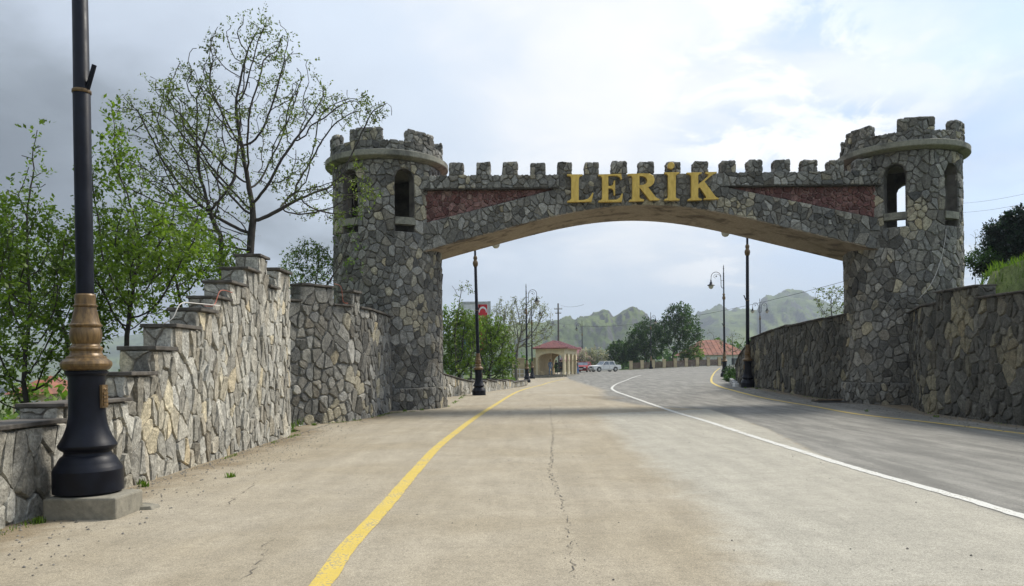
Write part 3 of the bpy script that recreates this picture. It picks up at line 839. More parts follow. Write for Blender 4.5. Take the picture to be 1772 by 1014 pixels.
# ------------------------------------------------------------------ gateway towers
TR = 1.78
def tower(cx_, cy_, label, seed, up=0.):
    t = empty('stone_tower', (cx_, cy_, 0)); tag(t, label, 'tower')
    az = lambda a, r_, z: Vector((r_ * math.sin(a), -r_ * math.cos(a), z))
    rc = TR - .045
    c = MB(); c.lathe([(rc, -.2), (rc, 5.57)], 96); c.build('shaft', M['mortar'], t, smooth=30)
    c = MB(); c.lathe([(rc + .13, -.2), (rc + .13, .66), (rc, .70)], 96); c.build('plinth', M['mortar'], t, smooth=30)
    # upper room wall with six arched openings
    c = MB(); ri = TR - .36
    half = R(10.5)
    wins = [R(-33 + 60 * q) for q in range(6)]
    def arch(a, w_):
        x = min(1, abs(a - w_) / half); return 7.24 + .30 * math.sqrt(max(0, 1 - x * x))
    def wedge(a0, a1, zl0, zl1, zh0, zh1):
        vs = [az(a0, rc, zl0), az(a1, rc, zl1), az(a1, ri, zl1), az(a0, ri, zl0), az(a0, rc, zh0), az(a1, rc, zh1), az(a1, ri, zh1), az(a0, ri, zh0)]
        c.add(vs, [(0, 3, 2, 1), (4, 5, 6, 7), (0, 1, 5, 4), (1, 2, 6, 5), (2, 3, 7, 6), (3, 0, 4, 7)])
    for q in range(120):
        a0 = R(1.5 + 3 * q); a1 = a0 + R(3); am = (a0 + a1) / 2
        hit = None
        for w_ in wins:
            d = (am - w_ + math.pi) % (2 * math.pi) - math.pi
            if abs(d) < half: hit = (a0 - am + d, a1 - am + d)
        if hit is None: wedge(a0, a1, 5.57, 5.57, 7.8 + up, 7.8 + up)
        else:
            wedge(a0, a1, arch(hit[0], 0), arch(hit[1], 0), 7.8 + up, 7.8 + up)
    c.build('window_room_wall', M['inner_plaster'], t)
    for w_ in wins:
        s_ = MB(); n_ = 6
        for q in range(n_):
            a0 = w_ - half + 2 * half * q / n_; a1 = w_ - half + 2 * half * (q + 1) / n_
            vs = [az(a0, rc + .05, 5.8), az(a1, rc + .05, 5.8), az(a1, ri + .08, 5.8), az(a0, ri + .08, 5.8), az(a0, rc + .05, 6.02), az(a1, rc + .05, 6.02), az(a1, ri + .08, 6.02), az(a0, ri + .08, 6.02)]
            s_.add(vs, [(0, 3, 2, 1), (4, 5, 6, 7), (0, 1, 5, 4), (2, 3, 7, 6)] + ([(3, 0, 4, 7)] if q == 0 else []) + ([(1, 2, 6, 5)] if q == n_ - 1 else []))
        s_.build('window_sill', M['ledge_concrete'], t)
    # deck and projecting ledge
    c = MB(); c.lathe([(1.6, 7.80 + up), (TR + .06, 7.80 + up), (TR + .22, 7.86 + up), (TR + .235, 7.88 + up), (TR + .235, 8.03 + up), (TR + .2, 8.05 + up), (1.3, 8.06 + up)], 72)
    c.build('ledge', M['ledge_concrete'], t, smooth=30)
    # parapet ring and merlons
    rp = TR + .06; rpi = rp - .34
    c = MB(); c.lathe([(rp - .04, 8.045 + up), (rp - .04, 8.36 + up), (rpi, 8.36 + up), (rpi, 8.045 + up)], 72); c.build('parapet', M['mortar'], t, smooth=30)
    S = Stones(seed, .15, .042, .010)
    mer = [R(-13 + 60 * q) for q in range(6)]; mh = R(17.5)
    rr = random.Random(seed)
    for w_ in mer:
        c = MB(); n_ = 6; zt = 8.74 + up + rr.uniform(-.03, .03)
        for q in range(n_):
            a0 = w_ - mh + .02 + (2 * mh - .04) * q / n_; a1 = w_ - mh + .02 + (2 * mh - .04) * (q + 1) / n_
            vs = [az(a0, rp - .04, 8.362 + up), az(a1, rp - .04, 8.362 + up), az(a1, rpi + .03, 8.362 + up), az(a0, rpi + .03, 8.362 + up), az(a0, rp - .04, zt), az(a1, rp - .04, zt), az(a1, rpi + .03, zt), az(a0, rpi + .03, zt)]
            c.add(vs, [(0, 3, 2, 1), (4, 5, 6, 7), (0, 1, 5, 4), (2, 3, 7, 6)] + ([(3, 0, 4, 7)] if q == 0 else []) + ([(1, 2, 6, 5)] if q == n_ - 1 else []))
        c.build('merlon', M['mortar'], t)
        S.clad(((w_ - mh) * rp, 8.365 + up, (w_ + mh) * rp, zt + .03), .19, .19, lambda u, v, h: Vector((cx_, cy_, 0)) + az(u / rp, rp + h, v), drop=.15)
        S.clad(((w_ - mh) * rpi, 8.365 + up, (w_ + mh) * rpi, zt + .03), .3, .3, lambda u, v, h: Vector((cx_, cy_, 0)) + az(u / rpi, rpi - h - .01, v), drop=.15)
        for sg in (-1, 1):
            aa = w_ + sg * (mh - .02)
            tv = az(aa + sg * math.pi / 2, 1, 0)
            S.clad((rpi + .02, 8.37 + up, rp - .02, zt + .02), .2, .24, lambda u, v, h, aa=aa, tv=tv: Vector((cx_, cy_, 0)) + az(aa, u, v) + tv * (h + .05), drop=.1)
        # top stones
        S.clad(((w_ - mh) * rp, rpi + .02, (w_ + mh) * rp, rp - .01), .3, .18, lambda u, v, h, zt=zt: Vector((cx_, cy_, 0)) + az(u / rp, v, zt + h + .045), drop=0)
    S.clad((-math.pi * rp, 8.05 + up, math.pi * rp, 8.40 + up), .2, .17, lambda u, v, h: Vector((cx_, cy_, 0)) + az(u / rp, rp + h, v), drop=.2)
    # shaft cladding, leaving the window openings free
    holes = []
    for w_ in wins:
        d = (w_ + math.pi) % (2 * math.pi) - math.pi
        uc = d * TR; hw = half * TR
        holes.append(([(uc - hw, 5.57), (uc + hw, 5.57), (uc + hw, 7.24), (uc + hw * .72, 7.45), (uc + hw * .3, 7.54), (uc - hw * .3, 7.54), (uc - hw * .72, 7.45), (uc - hw, 7.24)], uc))
    def sd(poly, u, v):
        best = -9; bp = None
        for i in range(len(poly)):
            a, b = poly[i], poly[(i + 1) % len(poly)]; dx_, dy_ = b[0] - a[0], b[1] - a[1]; L = math.hypot(dx_, dy_)
            nx, ny = dy_ / L, -dx_ / L; d = (u - a[0]) * nx + (v - a[1]) * ny
            if d > best: best = d; bp = (a[0], a[1], -nx, -ny)
        return best, bp
    def inside(u, v): return all(abs(u - uc) > 1 or sd(h, u, v)[0] > .02 for h, uc in holes)
    def planes(u, v): return [sd(h, u, v)[1] for h, uc in holes if abs(u - uc) < .85 and 5.1 < v < 7.9]
    S.clad((-math.pi * TR, .68, math.pi * TR, 7.79 + up), .19, .225, lambda u, v, h: Vector((cx_, cy_, 0)) + az(u / TR, TR + h, v), inside, planes, .33)
    rpl = TR + .13
    S.clad((-math.pi * rpl, -.08, math.pi * rpl, .68), .2, .27, lambda u, v, h: Vector((cx_, cy_, 0)) + az(u / rpl, rpl + h, v), drop=.1)
    S.finish(t, M['stone_grey'], 300)
    return t
LT = (-4.08, 25.0); RT = (13.0, 25.0)
tower(*LT, 'round grey stone tower carrying the left end of the gateway arch', 41)
tower(*RT, 'round grey stone tower carrying the right end of the gateway arch', 77, .13)

# ------------------------------------------------------------------ arch beam between the towers
YF, YB = 23.8, 26.4
ARC = [at(*q, 23.8) for q in [(739.5, 433.6), (770.8, 425.5), (821.6, 410), (872, 396.7), (923, 383), (974, 371.5), (1020, 363.5), (1070, 357), (1115, 355), (1160, 356), (1200, 360.8), (1254, 369.8), (1308, 381.5), (1362, 394), (1417, 406.8), (1471, 420.4), (1505, 428.5)]]
ARCP = np.polyfit([p.x for p in ARC], [p.z for p in ARC], 6)
def zb_(x):
    xc = min(max(x, ARC[0].x), ARC[-1].x); return float(np.polyval(ARCP, xc)) + (x - xc) * (.25 if x < 0 else -.25)
def zslant(x):
    if x < 1.5: return 5.93 + (x + 2.62) * (6.95 - 5.93) / (1.5 + 2.62)
    if x > 6.83: return 6.95 - (x - 6.83) * (6.95 - 5.99) / (11.26 - 6.83)
    return 6.95
bt = empty('arch_bridge', (4.4, 25, 0)); tag(bt, 'crenellated stone arch spanning the road between the two towers', 'arch'); boff = Vector(bt.location)
XL, XR = -2.95, 11.85
xs = np.linspace(XL, XR, 49)
def slab(name, lo, hi, y0, y1, mt, x0=XL, x1=XR, n=48):
    V = []; F_ = []
    X = np.linspace(x0, x1, n + 1)
    for x in X:
        V += [(x, y0, lo(x)), (x, y0, hi(x)), (x, y1, hi(x)), (x, y1, lo(x))]
    for i in range(n):
        a = 4 * i
        for e in range(4): F_.append((a + e, a + (e + 1) % 4, a + 4 + (e + 1) % 4, a + 4 + e))
    F_ += [(0, 3, 2, 1), (4 * n, 4 * n + 1, 4 * n + 2, 4 * n + 3)]
    c = MB(); c.add([Vector(v) - boff for v in V], [f[::-1] for f in F_]); return c.build(name, mt, bt)
slab('beam_core', lambda x: zb_(x) + .05, lambda x: 7.35, YF + .16, YB - .05, M['mortar_red'])
slab('soffit', lambda x: zb_(x) - .0, lambda x: zb_(x) + .052, YF + .03, YB, M['soffit_concrete'])
slab('arch_band', lambda x: zb_(x) + .053, lambda x: zslant(x), YF + .045, YF + .158, M['mortar'])
slab('parapet_band', lambda x: 6.965, lambda x: 7.38, YF + .02, YF + .157, M['mortar'])
slab('drip_ledge', lambda x: 6.952, lambda x: 6.964, YF - .045, YF + .157, M['cap_concrete'], XL, 1.55)
slab('drip_ledge', lambda x: 6.952, lambda x: 6.964, YF - .045, YF + .157, M['cap_concrete'], 6.75, XR)
S = Stones(101, .12, .038, .009)
mpf = lambda off: (lambda u, v, h: Vector((u, YF + off - h, v)))
CA, CZ = 1.55, 6.75
def ztop(x): return 7.39 if CA < x < CZ else zslant(x)
def bandpl(x, v):
    e = .01; s0 = (zb_(x + e) - zb_(x - e)) / (2 * e); s1 = (zslant(x + e) - zslant(x - e)) / (2 * e)
    out_ = [(x, zb_(x) + .01, s0, -1)]
    if CA < x < CZ:
        out_.append((x, 7.39, 0, 1))
        if v > 6.93: out_ += [(CA, 0, -1, 0), (CZ, 0, 1, 0)]
    else: out_.append((x, zslant(x), -s1, 1))
    return out_
S.clad((XL, 4.9, XR, 7.39), .16, .19, mpf(0), lambda x, v: zb_(x) + .03 < v < ztop(x) - .03, bandpl)
S.clad((XL, 6.97, CA, 7.41), .19, .19, mpf(-.035), drop=.2)
S.clad((CZ, 6.97, XR, 7.41), .19, .19, mpf(-.035), drop=.2)
# back face in the same stones
S.clad((XL, 4.9, XR, 7.41), .30, .32, lambda u, v, h: Vector((u, YB - .01 + h, v)), lambda x, v: v > zb_(x) + .05, lambda x, v: [(x, zb_(x) + .02, (zb_(x + .01) - zb_(x - .01)) / .02, -1)])
rr = random.Random(5)
for q in range(16):
    xm = -1.71 + .863 * q; 
    if xm > 11.6: break
    x0, x1, zt = xm - .235 + rr.uniform(-.015, .015), xm + .235 + rr.uniform(-.015, .015), 7.755 + rr.uniform(-.025, .025)
    c = MB(); c.box((x0 + .03, YF + .02, 7.381), (x1 - .03, YF + .42, zt)); c.v = [tuple(Vector(v) - boff) for v in c.v]; c.build('merlon', M['mortar'], bt)
    S.clad((x0, 7.39, x1, zt + .03), .16, .17, mpf(-.02), drop=.2)
    S.clad((x0, 7.40, x1, zt + .03), .22, .2, lambda u, v, h: Vector((u, YF + .43 + h, v)), drop=.1)
    for sg, xx in ((-1, x0 + .02), (1, x1 - .02)):
        S.clad((YF + .02, 7.40, YF + .42, zt + .02), .2, .2, lambda u, v, h, xx=xx, sg=sg: Vector((xx + sg * (h + .02), u, v)), drop=.1)
    S.clad((x0, YF + .0, x1, YF + .42), .24, .2, lambda u, v, h, zt=zt: Vector((u, v, zt + h + .04)), drop=0)
S.finish(bt, M['stone_grey'], 300 - 60, 7.5)
S = Stones(103, .02, .035, .010)
S.clad((XL, 5.5, 1.5, 6.95), .16, .17, mpf(.12), lambda x, v: v > zslant(x) + .02, lambda x, v: [(x, zslant(x) + .01, .252, -1)])
S.clad((6.83, 5.5, XR, 6.95), .16, .17, mpf(.12), lambda x, v: v > zslant(x) + .02, lambda x, v: [(x, zslant(x) + .01, -.218, -1)])
S.finish(bt, M['stone_red'], 60, 7.5, 'red_stone', 'small_red_stones')

# ------------------------------------------------------------------ gilt lettering
from mathutils.geometry import tessellate_polygon
LET = {
 'L': [[(110, 272), (250, 272), (250, 284), (232, 289), (219, 302), (216, 320), (216, 505), (262, 503), (298, 492), (322, 466), (337, 438), (349, 440), (331, 519), (112, 525), (112, 512), (135, 505), (147, 490), (147, 305), (137, 290), (110, 285)]],
 'E': [[(390, 273), (598, 268), (604, 318), (593, 319), (582, 298), (560, 286), (482, 288), (482, 378), (508, 375), (524, 362), (531, 328), (543, 328), (543, 462), (531, 462), (525, 416), (510, 401), (482, 401), (482, 502), (556, 500), (583, 482), (601, 445), (613, 447), (603, 520), (392, 523), (392, 510), (415, 503), (425, 490), (425, 306), (415, 290), (390, 286)]],
 'R': [[(656, 268), (800, 264), (850, 267), (885, 285), (899, 320), (892, 352), (868, 377), (838, 390), (858, 412), (905, 474), (925, 489), (942, 493), (942, 505), (856, 508), (764, 394), (762, 394), (762, 480), (773, 492), (803, 498), (803, 514), (668, 517), (668, 505), (688, 498), (697, 485), (697, 302), (688, 288), (656, 282)],
       [(762, 289), (797, 291), (822, 306), (831, 330), (822, 353), (797, 368), (762, 370)]],
 'I': [[(985, 254), (1122, 254), (1122, 266), (1098, 274), (1089, 288), (1089, 475), (1098, 488), (1124, 494), (1124, 508), (985, 509), (985, 497), (1008, 489), (1018, 476), (1018, 288), (1008, 274), (985, 267)]],
 'K': [[(1186, 256), (1322, 254), (1322, 266), (1300, 272), (1291, 285), (1291, 362), (1378, 290), (1384, 276), (1355, 266), (1355, 252), (1458, 250), (1458, 262), (1430, 270), (1402, 290), (1348, 338), (1442, 466), (1458, 480), (1475, 485), (1475, 498), (1340, 502), (1340, 490), (1361, 483), (1358, 468), (1304, 391), (1291, 402), (1291, 478), (1300, 488), (1323, 493), (1323, 506), (1196, 510), (1196, 498), (1218, 490), (1227, 478), (1227, 290), (1216, 275), (1186, 269)]],
}
gs = empty('gateway_sign', (4.3, 23.68, 6.65)); tag(gs, 'golden raised letters spelling LERİK in the middle of the arch', 'sign')
def flat_letter(loops, y0, y1, parent, off):
    W = [[at(960 + x / 5.2118, 250 + y / 5.2118, (y0 + y1) / 2) - off for x, y in L] for L in loops]
    tris = tessellate_polygon([[Vector((p.x, p.z, 0)) for p in L] for L in W])
    flat = [p for L in W for p in L]; n = len(flat); hh = (y1 - y0) / 2
    V = [(p.x, p.y - hh, p.z) for p in flat] + [(p.x, p.y + hh, p.z) for p in flat]
    F_ = []
    for a, b, c in tris:
        nz_ = (flat[b] - flat[a]).cross(flat[c] - flat[a]).y
        f = (a, b, c) if nz_ < 0 else (a, c, b)
        F_.append(f); F_.append(tuple(i + n for i in f[::-1]))
    o_ = 0
    for L in W:
        m_ = len(L)
        for i in range(m_): F_.append((o_ + i, o_ + (i + 1) % m_, n + o_ + (i + 1) % m_, n + o_ + i))
        o_ += m_
    me = bpy.data.meshes.new('letter'); me.from_pydata(V, [], F_)
    import bmesh
    bm = bmesh.new(); bm.from_mesh(me); bmesh.ops.recalc_face_normals(bm, faces=bm.faces); bm.to_mesh(me); bm.free()
    me.materials.append(M['letter_gold'])
    o = link('letter', me, parent)
    bb = o.modifiers.new('bevel', 'BEVEL'); bb.width = .008; bb.segments = 1; bb.limit_method = 'ANGLE'; bb.angle_limit = R(50)
    return o
goff = Vector(gs.location)
for ch in 'LERIK':
    o = flat_letter(LET[ch], 23.62, 23.74, gs, goff); o['label'] = 'golden serif letter ' + ('İ stem' if ch == 'I' else ch)
o = flat_letter([[(1046 + 31 * math.cos(a), 194 + 31 * math.sin(a)) for a in np.linspace(0, 2 * math.pi, 24, endpoint=False)]], 23.62, 23.74, gs, goff)
o.name = 'letter_dot'; o.data.name = 'letter_dot'
# short fixing pins between letters and wall
c = MB()
for X_, Z_ in ((990, 320), (1010, 345), (1050, 310), (1050, 345), (1098, 310), (1098, 345), (1161, 305), (1161, 343), (1160, 287), (1204, 305), (1204, 343)):
    p = at(X_, Z_, 23.74) - goff; c.box((p.x - .01, p.y - .0, p.z - .01), (p.x + .01, p.y + .12, p.z + .01))
c.build('fixing_pin', M['wire'], gs)

# ------------------------------------------------------------------ street lamps
def copy_tree(o, parent=None):
    c = o.copy(); col.objects.link(c); c.parent = parent
    for ch in list(o.children): copy_tree(ch, c)
    return c
def make_lamp(arms=(0,), bracket=True, n=40):
    t = empty('street_lamp')
    c = MB(); c.lathe([(a_ * .91, b_) for a_, b_ in [(.30, 0), (.337, .02), (.337, .225), (.325, .25), (.318, .262), (.30, .285), (.292, .30), (.285, .315), (.275, .33), (.262, .35), (.235, .37), (.225, .392), (.23, .405),
                       (.262, .425), (.278, .442), (.284, .462), (.276, .478), (.262, .50), (.238, .54), (.215, .59), (.198, .64), (.185, .70), (.178, .76), (.176, .80), (.176, 1.10), (.18, 1.13), (.205, 1.15), (.208, 1.17), (.19, 1.182)]], n)
    base = c.build('lamp_base', M['lamp_black'], t, smooth=22)
    c = MB(); c.lathe([(a_ * .91, b_) for a_, b_ in [(.20, 1.183), (.222, 1.195), (.244, 1.225), (.247, 1.245), (.238, 1.268), (.215, 1.285), (.195, 1.297), (.19, 1.315), (.165, 1.325), (.152, 1.345), (.15, 1.365), (.158, 1.378), (.163, 1.392), (.158, 1.405),
                       (.138, 1.418), (.13, 1.43), (.128, 1.437), (.142, 1.455), (.152, 1.49), (.155, 1.53), (.15, 1.57), (.14, 1.592), (.142, 1.60), (.158, 1.61), (.158, 1.622), (.144, 1.632), (.132, 1.66), (.12, 1.72),
                       (.106, 1.775), (.104, 1.79), (.118, 1.80), (.118, 1.812), (.102, 1.82), (.10, 1.84), (.10, 1.905), (.092, 1.92)]], n)
    c.build('bronze_collar', M['lamp_bronze'], t, smooth=22)
    c = MB(); c.lathe([(.0785, 1.9), (.078, 3.87), (.073, 3.88), (.066, 6.0), (.052, 6.02), (.045, 7.9), (.035, 7.92), (.03, 8.2)], 20)
    c.build('pole', M['lamp_black'], t, smooth=40)
    c = MB(); c.lathe([(.072, 5.86), (.10, 5.9), (.115, 5.96), (.125, 6.02), (.11, 6.1), (.08, 6.14), (.075, 6.2), (.095, 6.24), (.09, 6.3), (.06, 6.36)], 16)
    c.build('bronze_knob', M['lamp_bronze'], t, smooth=40)
    c = MB(); c.lathe([(.03, 8.2), (.05, 8.22), (.05, 8.26), (.02, 8.3), (.035, 8.36), (.004, 8.55)], 12); c.build('finial', M['lamp_black'], t, smooth=40)
    # cast plate on the side of the base
    c = MB(); c.box((.145, -.05, .82), (.175, .05, 1.04))
    for q in range(4): c.box((.175, -.035, .84 + .035 * q), (.187, .035, .862 + .035 * q))
    c.lathe([(.004, .985), (.03, .99), (.03, 1.0), (.004, 1.02)], 8, (.165, 0, 0))
    c.build('cast_plate', M['lamp_bronze'], t)
    for a in arms:
        ca, sa = math.cos(a), math.sin(a)
        P = lambda r_, z: (r_ * ca, r_ * sa, z)
        pts = [P(.05, 6.75), P(.16, 6.8), P(.20, 6.95), P(.205, 7.3), P(.22, 7.5)] + [P(.58 - .37 * math.cos(b), 7.6 + .38 * math.sin(b)) for b in np.linspace(.1, math.pi, 16)] + [P(.955, 7.5), P(.965, 7.38)]
        c = MB(); c.tube(pts, [.022] * len(pts), 8)
        c.tube([P(.21, 7.45)] + [P(.56 + (.34 - .05 * b) * math.cos(math.pi + b * 1.0), 7.6 + (.30 - .05 * b) * math.sin(math.pi - b * 1.0 + .1)) for b in np.linspace(0, 4.4, 22)], .012, 6)
        c.lathe([(.005, 7.6), (.045, 7.62), (.055, 7.66), (.045, 7.7), (.005, 7.72)], 10, (.56 * ca, .56 * sa, 0))
        c.tube([P(.05, 7.35), P(.2, 7.35)], .015, 6)
        ar = c.build('crook_arm', M['lamp_black'], t, smooth=40)
        L = (.965 * ca, .965 * sa, 0)
        c = MB(); c.lathe([(.025, 7.42), (.04, 7.38), (.05, 7.33), (.05, 7.25), (.09, 7.2), (.1, 7.12), (.14, 7.06), (.27, 6.99), (.285, 6.965), (.27, 6.955), (.2, 6.96)], 24, L)
        sh = c.build('lamp_shade', M['lamp_black'], t, smooth=40)
        c = MB(); c.lathe([(.19, 6.958), (.19, 6.93), (.175, 6.84), (.14, 6.76), (.08, 6.71), (.02, 6.70)], 20, L)
        c.build('lamp_globe', M['lantern_glass'], sh, smooth=40)
    c = MB(); c.lathe([(.082, 3.86), (.086, 3.865), (.086, 3.89), (.082, 3.895)], 20)
    c.build('clamp_band', M['lamp_bronze'], t, smooth=40)
    if bracket:
        c = MB(); c.tube([(.07, -.02, 3.9), (.15, -.04, 4.12)], .022, 10); c.build('flag_holder', M['lamp_black'], t)
    return t
l0 = make_lamp()
l2 = make_lamp((0, math.pi), False)
lamps = [  # x, y, z, turn, tilt, label, source
    (-4.11, 7.27, .2, 0.0, -0.4, 'black and bronze lamp post on a concrete block, nearest to the camera', l0),
    (at(829, 680, 34.2).x, 34.2, None, 0.15, -1.0, 'black lamp post by the low wall just behind the left tower', l0),
    (at(912, 662, 64.6).x, 64.6, None, -.35, 0, 'black crook lamp post at the end of the low wall, left of the bus shelter', l0),
    (at(921, 654, 81).x, 81, None, -.35, 0, 'black crook lamp post half hidden behind another, next to the bus shelter', l0),
    (at(1008, 640, 128).x, 128, None, math.pi + .2, 0, 'distant thin lamp post behind the red car', l0),
    (at(1127, 645, 112).x, 112, None, -.9, 0, 'distant lamp post standing in front of the dark green trees', l0),
    (at(1254, 650, 57).x, 57, None, math.pi, 0, 'black lamp post with arm to the left at the bend of the yellow line', l0),
    (at(1294, 667, 33.3).x, 33.3, None, math.pi, -.4, 'black lamp post beside the retaining wall under the right end of the arch', l0),
    (at(1316, 640, 92).x, 92, None, 0.2, 0, 'distant lamp post with two arms above the retaining wall', l2),
]
for i, (x, y, z, rz, tilt, lb, src) in enumerate(lamps):
    o = src if (i == 0 or src is l2) else copy_tree(src)
    o.location = (x, y, gz(x, y) - .02 if z is None else z)
    o.rotation_euler = (0, R(tilt), rz) if rz != 0 else (0, R(tilt), 0)
    tag(o, lb, 'street lamp', 'street lamps along the road')
c = MB(); c.box((-.28, -.32, -.1), (.40, .20, .2)); 
o = c.build('lamp_pedestal', M['pedestal_concrete'], bevel=.02); o.location = (-4.08, 7.27, 0)
tag(o, 'rough concrete block under the nearest lamp post', 'concrete block')

# ------------------------------------------------------------------ cables lying on the stepped wall
for P, mt, nm in (([(-4.62, 9.95, 1.98), (-4.5, 9.98, 2.06), (-4.44, 10.1, 2.26), (-4.42, 10.6, 2.30), (-4.42, 11.4, 2.33)], 'wire_white', 'pale cable climbing over the steps of the stepped wall'),
                  ([(-4.45, 10.9, 2.29), (-4.43, 11.2, 2.33), (-4.42, 11.42, 2.56), (-4.42, 11.9, 2.58)], 'wire_red', 'reddish cable lying on the stepped wall'),
                  ([(-4.35, 18.45, 3.42), (-4.22, 18.62, 3.35), (-4.18, 18.68, 3.0), (-4.1, 18.85, 2.97)], 'wire_red', 'thin cable hanging from the merlon of the curved wall')):
    P = smooth_line(P, 6); c = MB(); c.tube(P, .007, 6); tag(c.build('cable', M[mt], smooth=True), nm, 'cable')
# hanging wire on the right tower
c = MB(); c.tube(smooth_line([at(1637, 396, 23.3), at(1636, 412, 23.25), at(1628, 450, 23.15), at(1612, 490, 23.1), at(1590, 517, 23.1)], 5), .008, 5)
tag(c.build('cable', M['wire_white'], smooth=True), 'thin pale cable hanging down the right tower from its window', 'cable')

# ------------------------------------------------------------------ trees
def colonize(start, att, step, di, dk, iters, trop=(0, 0, .1), seed=0, jitter=.07):
    g_ = np.random.default_rng(seed)
    pos_ = [np.array(p, float) for p in start]; par = list(range(-1, len(start) - 1))
    att = np.array(att, float); N = len(att)
    near = np.zeros(N, int); nd = np.full(N, 1e9)
    def upd(i0):
        for i in range(i0, len(pos_)):
            d = np.sqrt(((att - pos_[i]) ** 2).sum(1)); m_ = d < nd; nd[m_] = d[m_]; near[m_] = i
    nk = {}
    upd(0); alive = np.ones(N, bool); trop = np.array(trop)
    for it in range(iters):
        act = alive & (nd < di)
        if not act.any():
            if it < 3: di *= 1.6; continue
            break
        ids = near[act]; vec = att[act] - np.array(pos_)[ids]; vec /= np.linalg.norm(vec, axis=1)[:, None] + 1e-9
        i0 = len(pos_)
        uq, inv = np.unique(ids, return_inverse=True)
        sm = np.zeros((len(uq), 3)); np.add.at(sm, inv, vec)
        for u_, v_ in zip(uq, sm):
            nk[u_] = nk.get(u_, 0) + 1
            if nk[u_] > 3: alive[near == u_] = False; continue
            v_ = v_ / (np.linalg.norm(v_) + 1e-9) + trop + g_.normal(0, jitter, 3); v_ /= np.linalg.norm(v_)
            pos_.append(pos_[u_] + v_ * step); par.append(int(u_))
        if len(pos_) > 5200 or len(pos_) == i0: break
        upd(i0); alive &= nd > dk
    return np.array(pos_), np.array(par)
def tree(name, label, base, crowns, trunk_h, n_att, seed, leaf='leaf_spring', bark='bark', step=.22, di=2.2, dk=.3, tip=.006, leaf_n=5, leaf_s=.05, trunk_pts=None, trop=(0, 0, .1), cat='tree', group=None, expo=2.35, spread=.12, leafprob=1., sides=5, stems=1, shell=.0, maxr=9., droop=0., clump=.33):
    g_ = np.random.default_rng(seed); base = np.array(base, float)
    att = []; tot = sum(w_ for _, _, w_ in crowns)
    for cc_, rr_, w_ in crowns:
        k_ = int(n_att * w_ / tot); d = g_.normal(size=(k_, 3)); d /= np.linalg.norm(d, axis=1)[:, None]
        rad = g_.random(k_) ** (1 / 3) if shell == 0 else (shell + (1 - shell) * g_.random(k_))
        att.append(np.array(cc_) + d * rad[:, None] * np.array(rr_))
    att = np.concatenate(att)
    st = trunk_pts if trunk_pts else [(0, 0, z) for z in np.arange(0, trunk_h + .01, step)]
    st = np.array(st, float)
    if not trunk_pts:
        st[:, 0] += np.cumsum(g_.normal(0, .012, len(st))); st[:, 1] += np.cumsum(g_.normal(0, .012, len(st)))
    P, par = colonize(st, att, step, di, dk, 90, trop, seed)
    n = len(P); rad = np.zeros(n); kids = np.zeros(n, int)
    for i in range(n - 1, 0, -1):
        if kids[i] == 0: rad[i] = tip ** expo
        if par[i] >= 0: rad[par[i]] += rad[i]; kids[par[i]] += 1
    rad = np.minimum(rad ** (1 / expo), maxr)
    # rings
    u = np.zeros((n, 3)); d = np.zeros((n, 3))
    for i in range(n):
        p_ = par[i]; dv = P[i] - P[p_] if p_ >= 0 else np.array([0, 0, 1.]); dv = dv / (np.linalg.norm(dv) + 1e-9); d[i] = dv
        pu = u[p_] if p_ >= 0 else np.array([1., 0, 0]); pu = pu - dv * pu.dot(dv); u[i] = pu / (np.linalg.norm(pu) + 1e-9)
    w_ = np.cross(d, u); ang = np.linspace(0, 2 * np.pi, sides, endpoint=False)
    rings = P[:, None] + (u[:, None] * np.cos(ang)[None, :, None] + w_[:, None] * np.sin(ang)[None, :, None]) * rad[:, None, None]
    # a child starts from a ring of its own thickness at the fork
    V = rings.reshape(-1, 3); ch = np.arange(1, n); pr = par[1:]
    thin = rad[ch] < .75 * rad[pr]
    st2 = P[pr[thin]][:, None] + (u[ch[thin]][:, None] * np.cos(ang)[None, :, None] + w_[ch[thin]][:, None] * np.sin(ang)[None, :, None]) * rad[ch[thin]][:, None, None]
    V = np.concatenate([V, st2.reshape(-1, 3)])
    start = pr * sides; start = start.copy(); start[thin] = n * sides + np.arange(thin.sum()) * sides
    a_ = np.arange(sides); b_ = (a_ + 1) % sides
    F_ = np.stack([start[:, None] + a_, start[:, None] + b_, ch[:, None] * sides + b_, ch[:, None] * sides + a_], -1).reshape(-1, 4)
    t = empty(name, tuple(base)); tag(t, label, cat, group)
    mesh_np('trunk', V, F_, M[bark], t, smooth=True)
    # leaf sprays on the thin twigs
    tw = np.where(rad < tip * 2.1)[0]; tw = tw[P[tw, 2] > trunk_h * .3]
    cl = fbm(P[tw, 0] / (spread * 3.2) + 40, P[tw, 2] / (spread * 3.2) + 40 + P[tw, 1] / (spread * 4), seed + 3, 2)
    tw = tw[g_.random(len(tw)) < leafprob * 1.5 * ss(cl, clump, clump + .25)]
    S_ = np.repeat(tw, leaf_n); k_ = len(S_)
    if k_:
        o0 = P[S_] + g_.normal(0, spread * .35, (k_, 3))
        sd_ = d[S_] * .6 + g_.normal(0, .6, (k_, 3)); sd_[:, 2] -= droop; sd_ /= np.linalg.norm(sd_, axis=1)[:, None]
        ln = spread * (0.6 + .8 * g_.random(k_))
        hue = np.clip(g_.normal(.5, .2, k_) + fbm(o0[:, 0] * .9 + 50, o0[:, 2] * .9 + 50 + o0[:, 1] * .4, seed + 5, 2) - .5, 0, 1)
        NL = 5; q = np.linspace(.2, 1, NL)
        C = o0[:, None] + sd_[:, None] * (ln[:, None] * q[None])[..., None]
        C = C.reshape(-1, 3); kk_ = len(C); sdir_ = np.repeat(sd_, NL, 0)
        side_ = np.cross(sdir_, g_.normal(size=(kk_, 3))); side_ /= np.linalg.norm(side_, axis=1)[:, None] + 1e-9
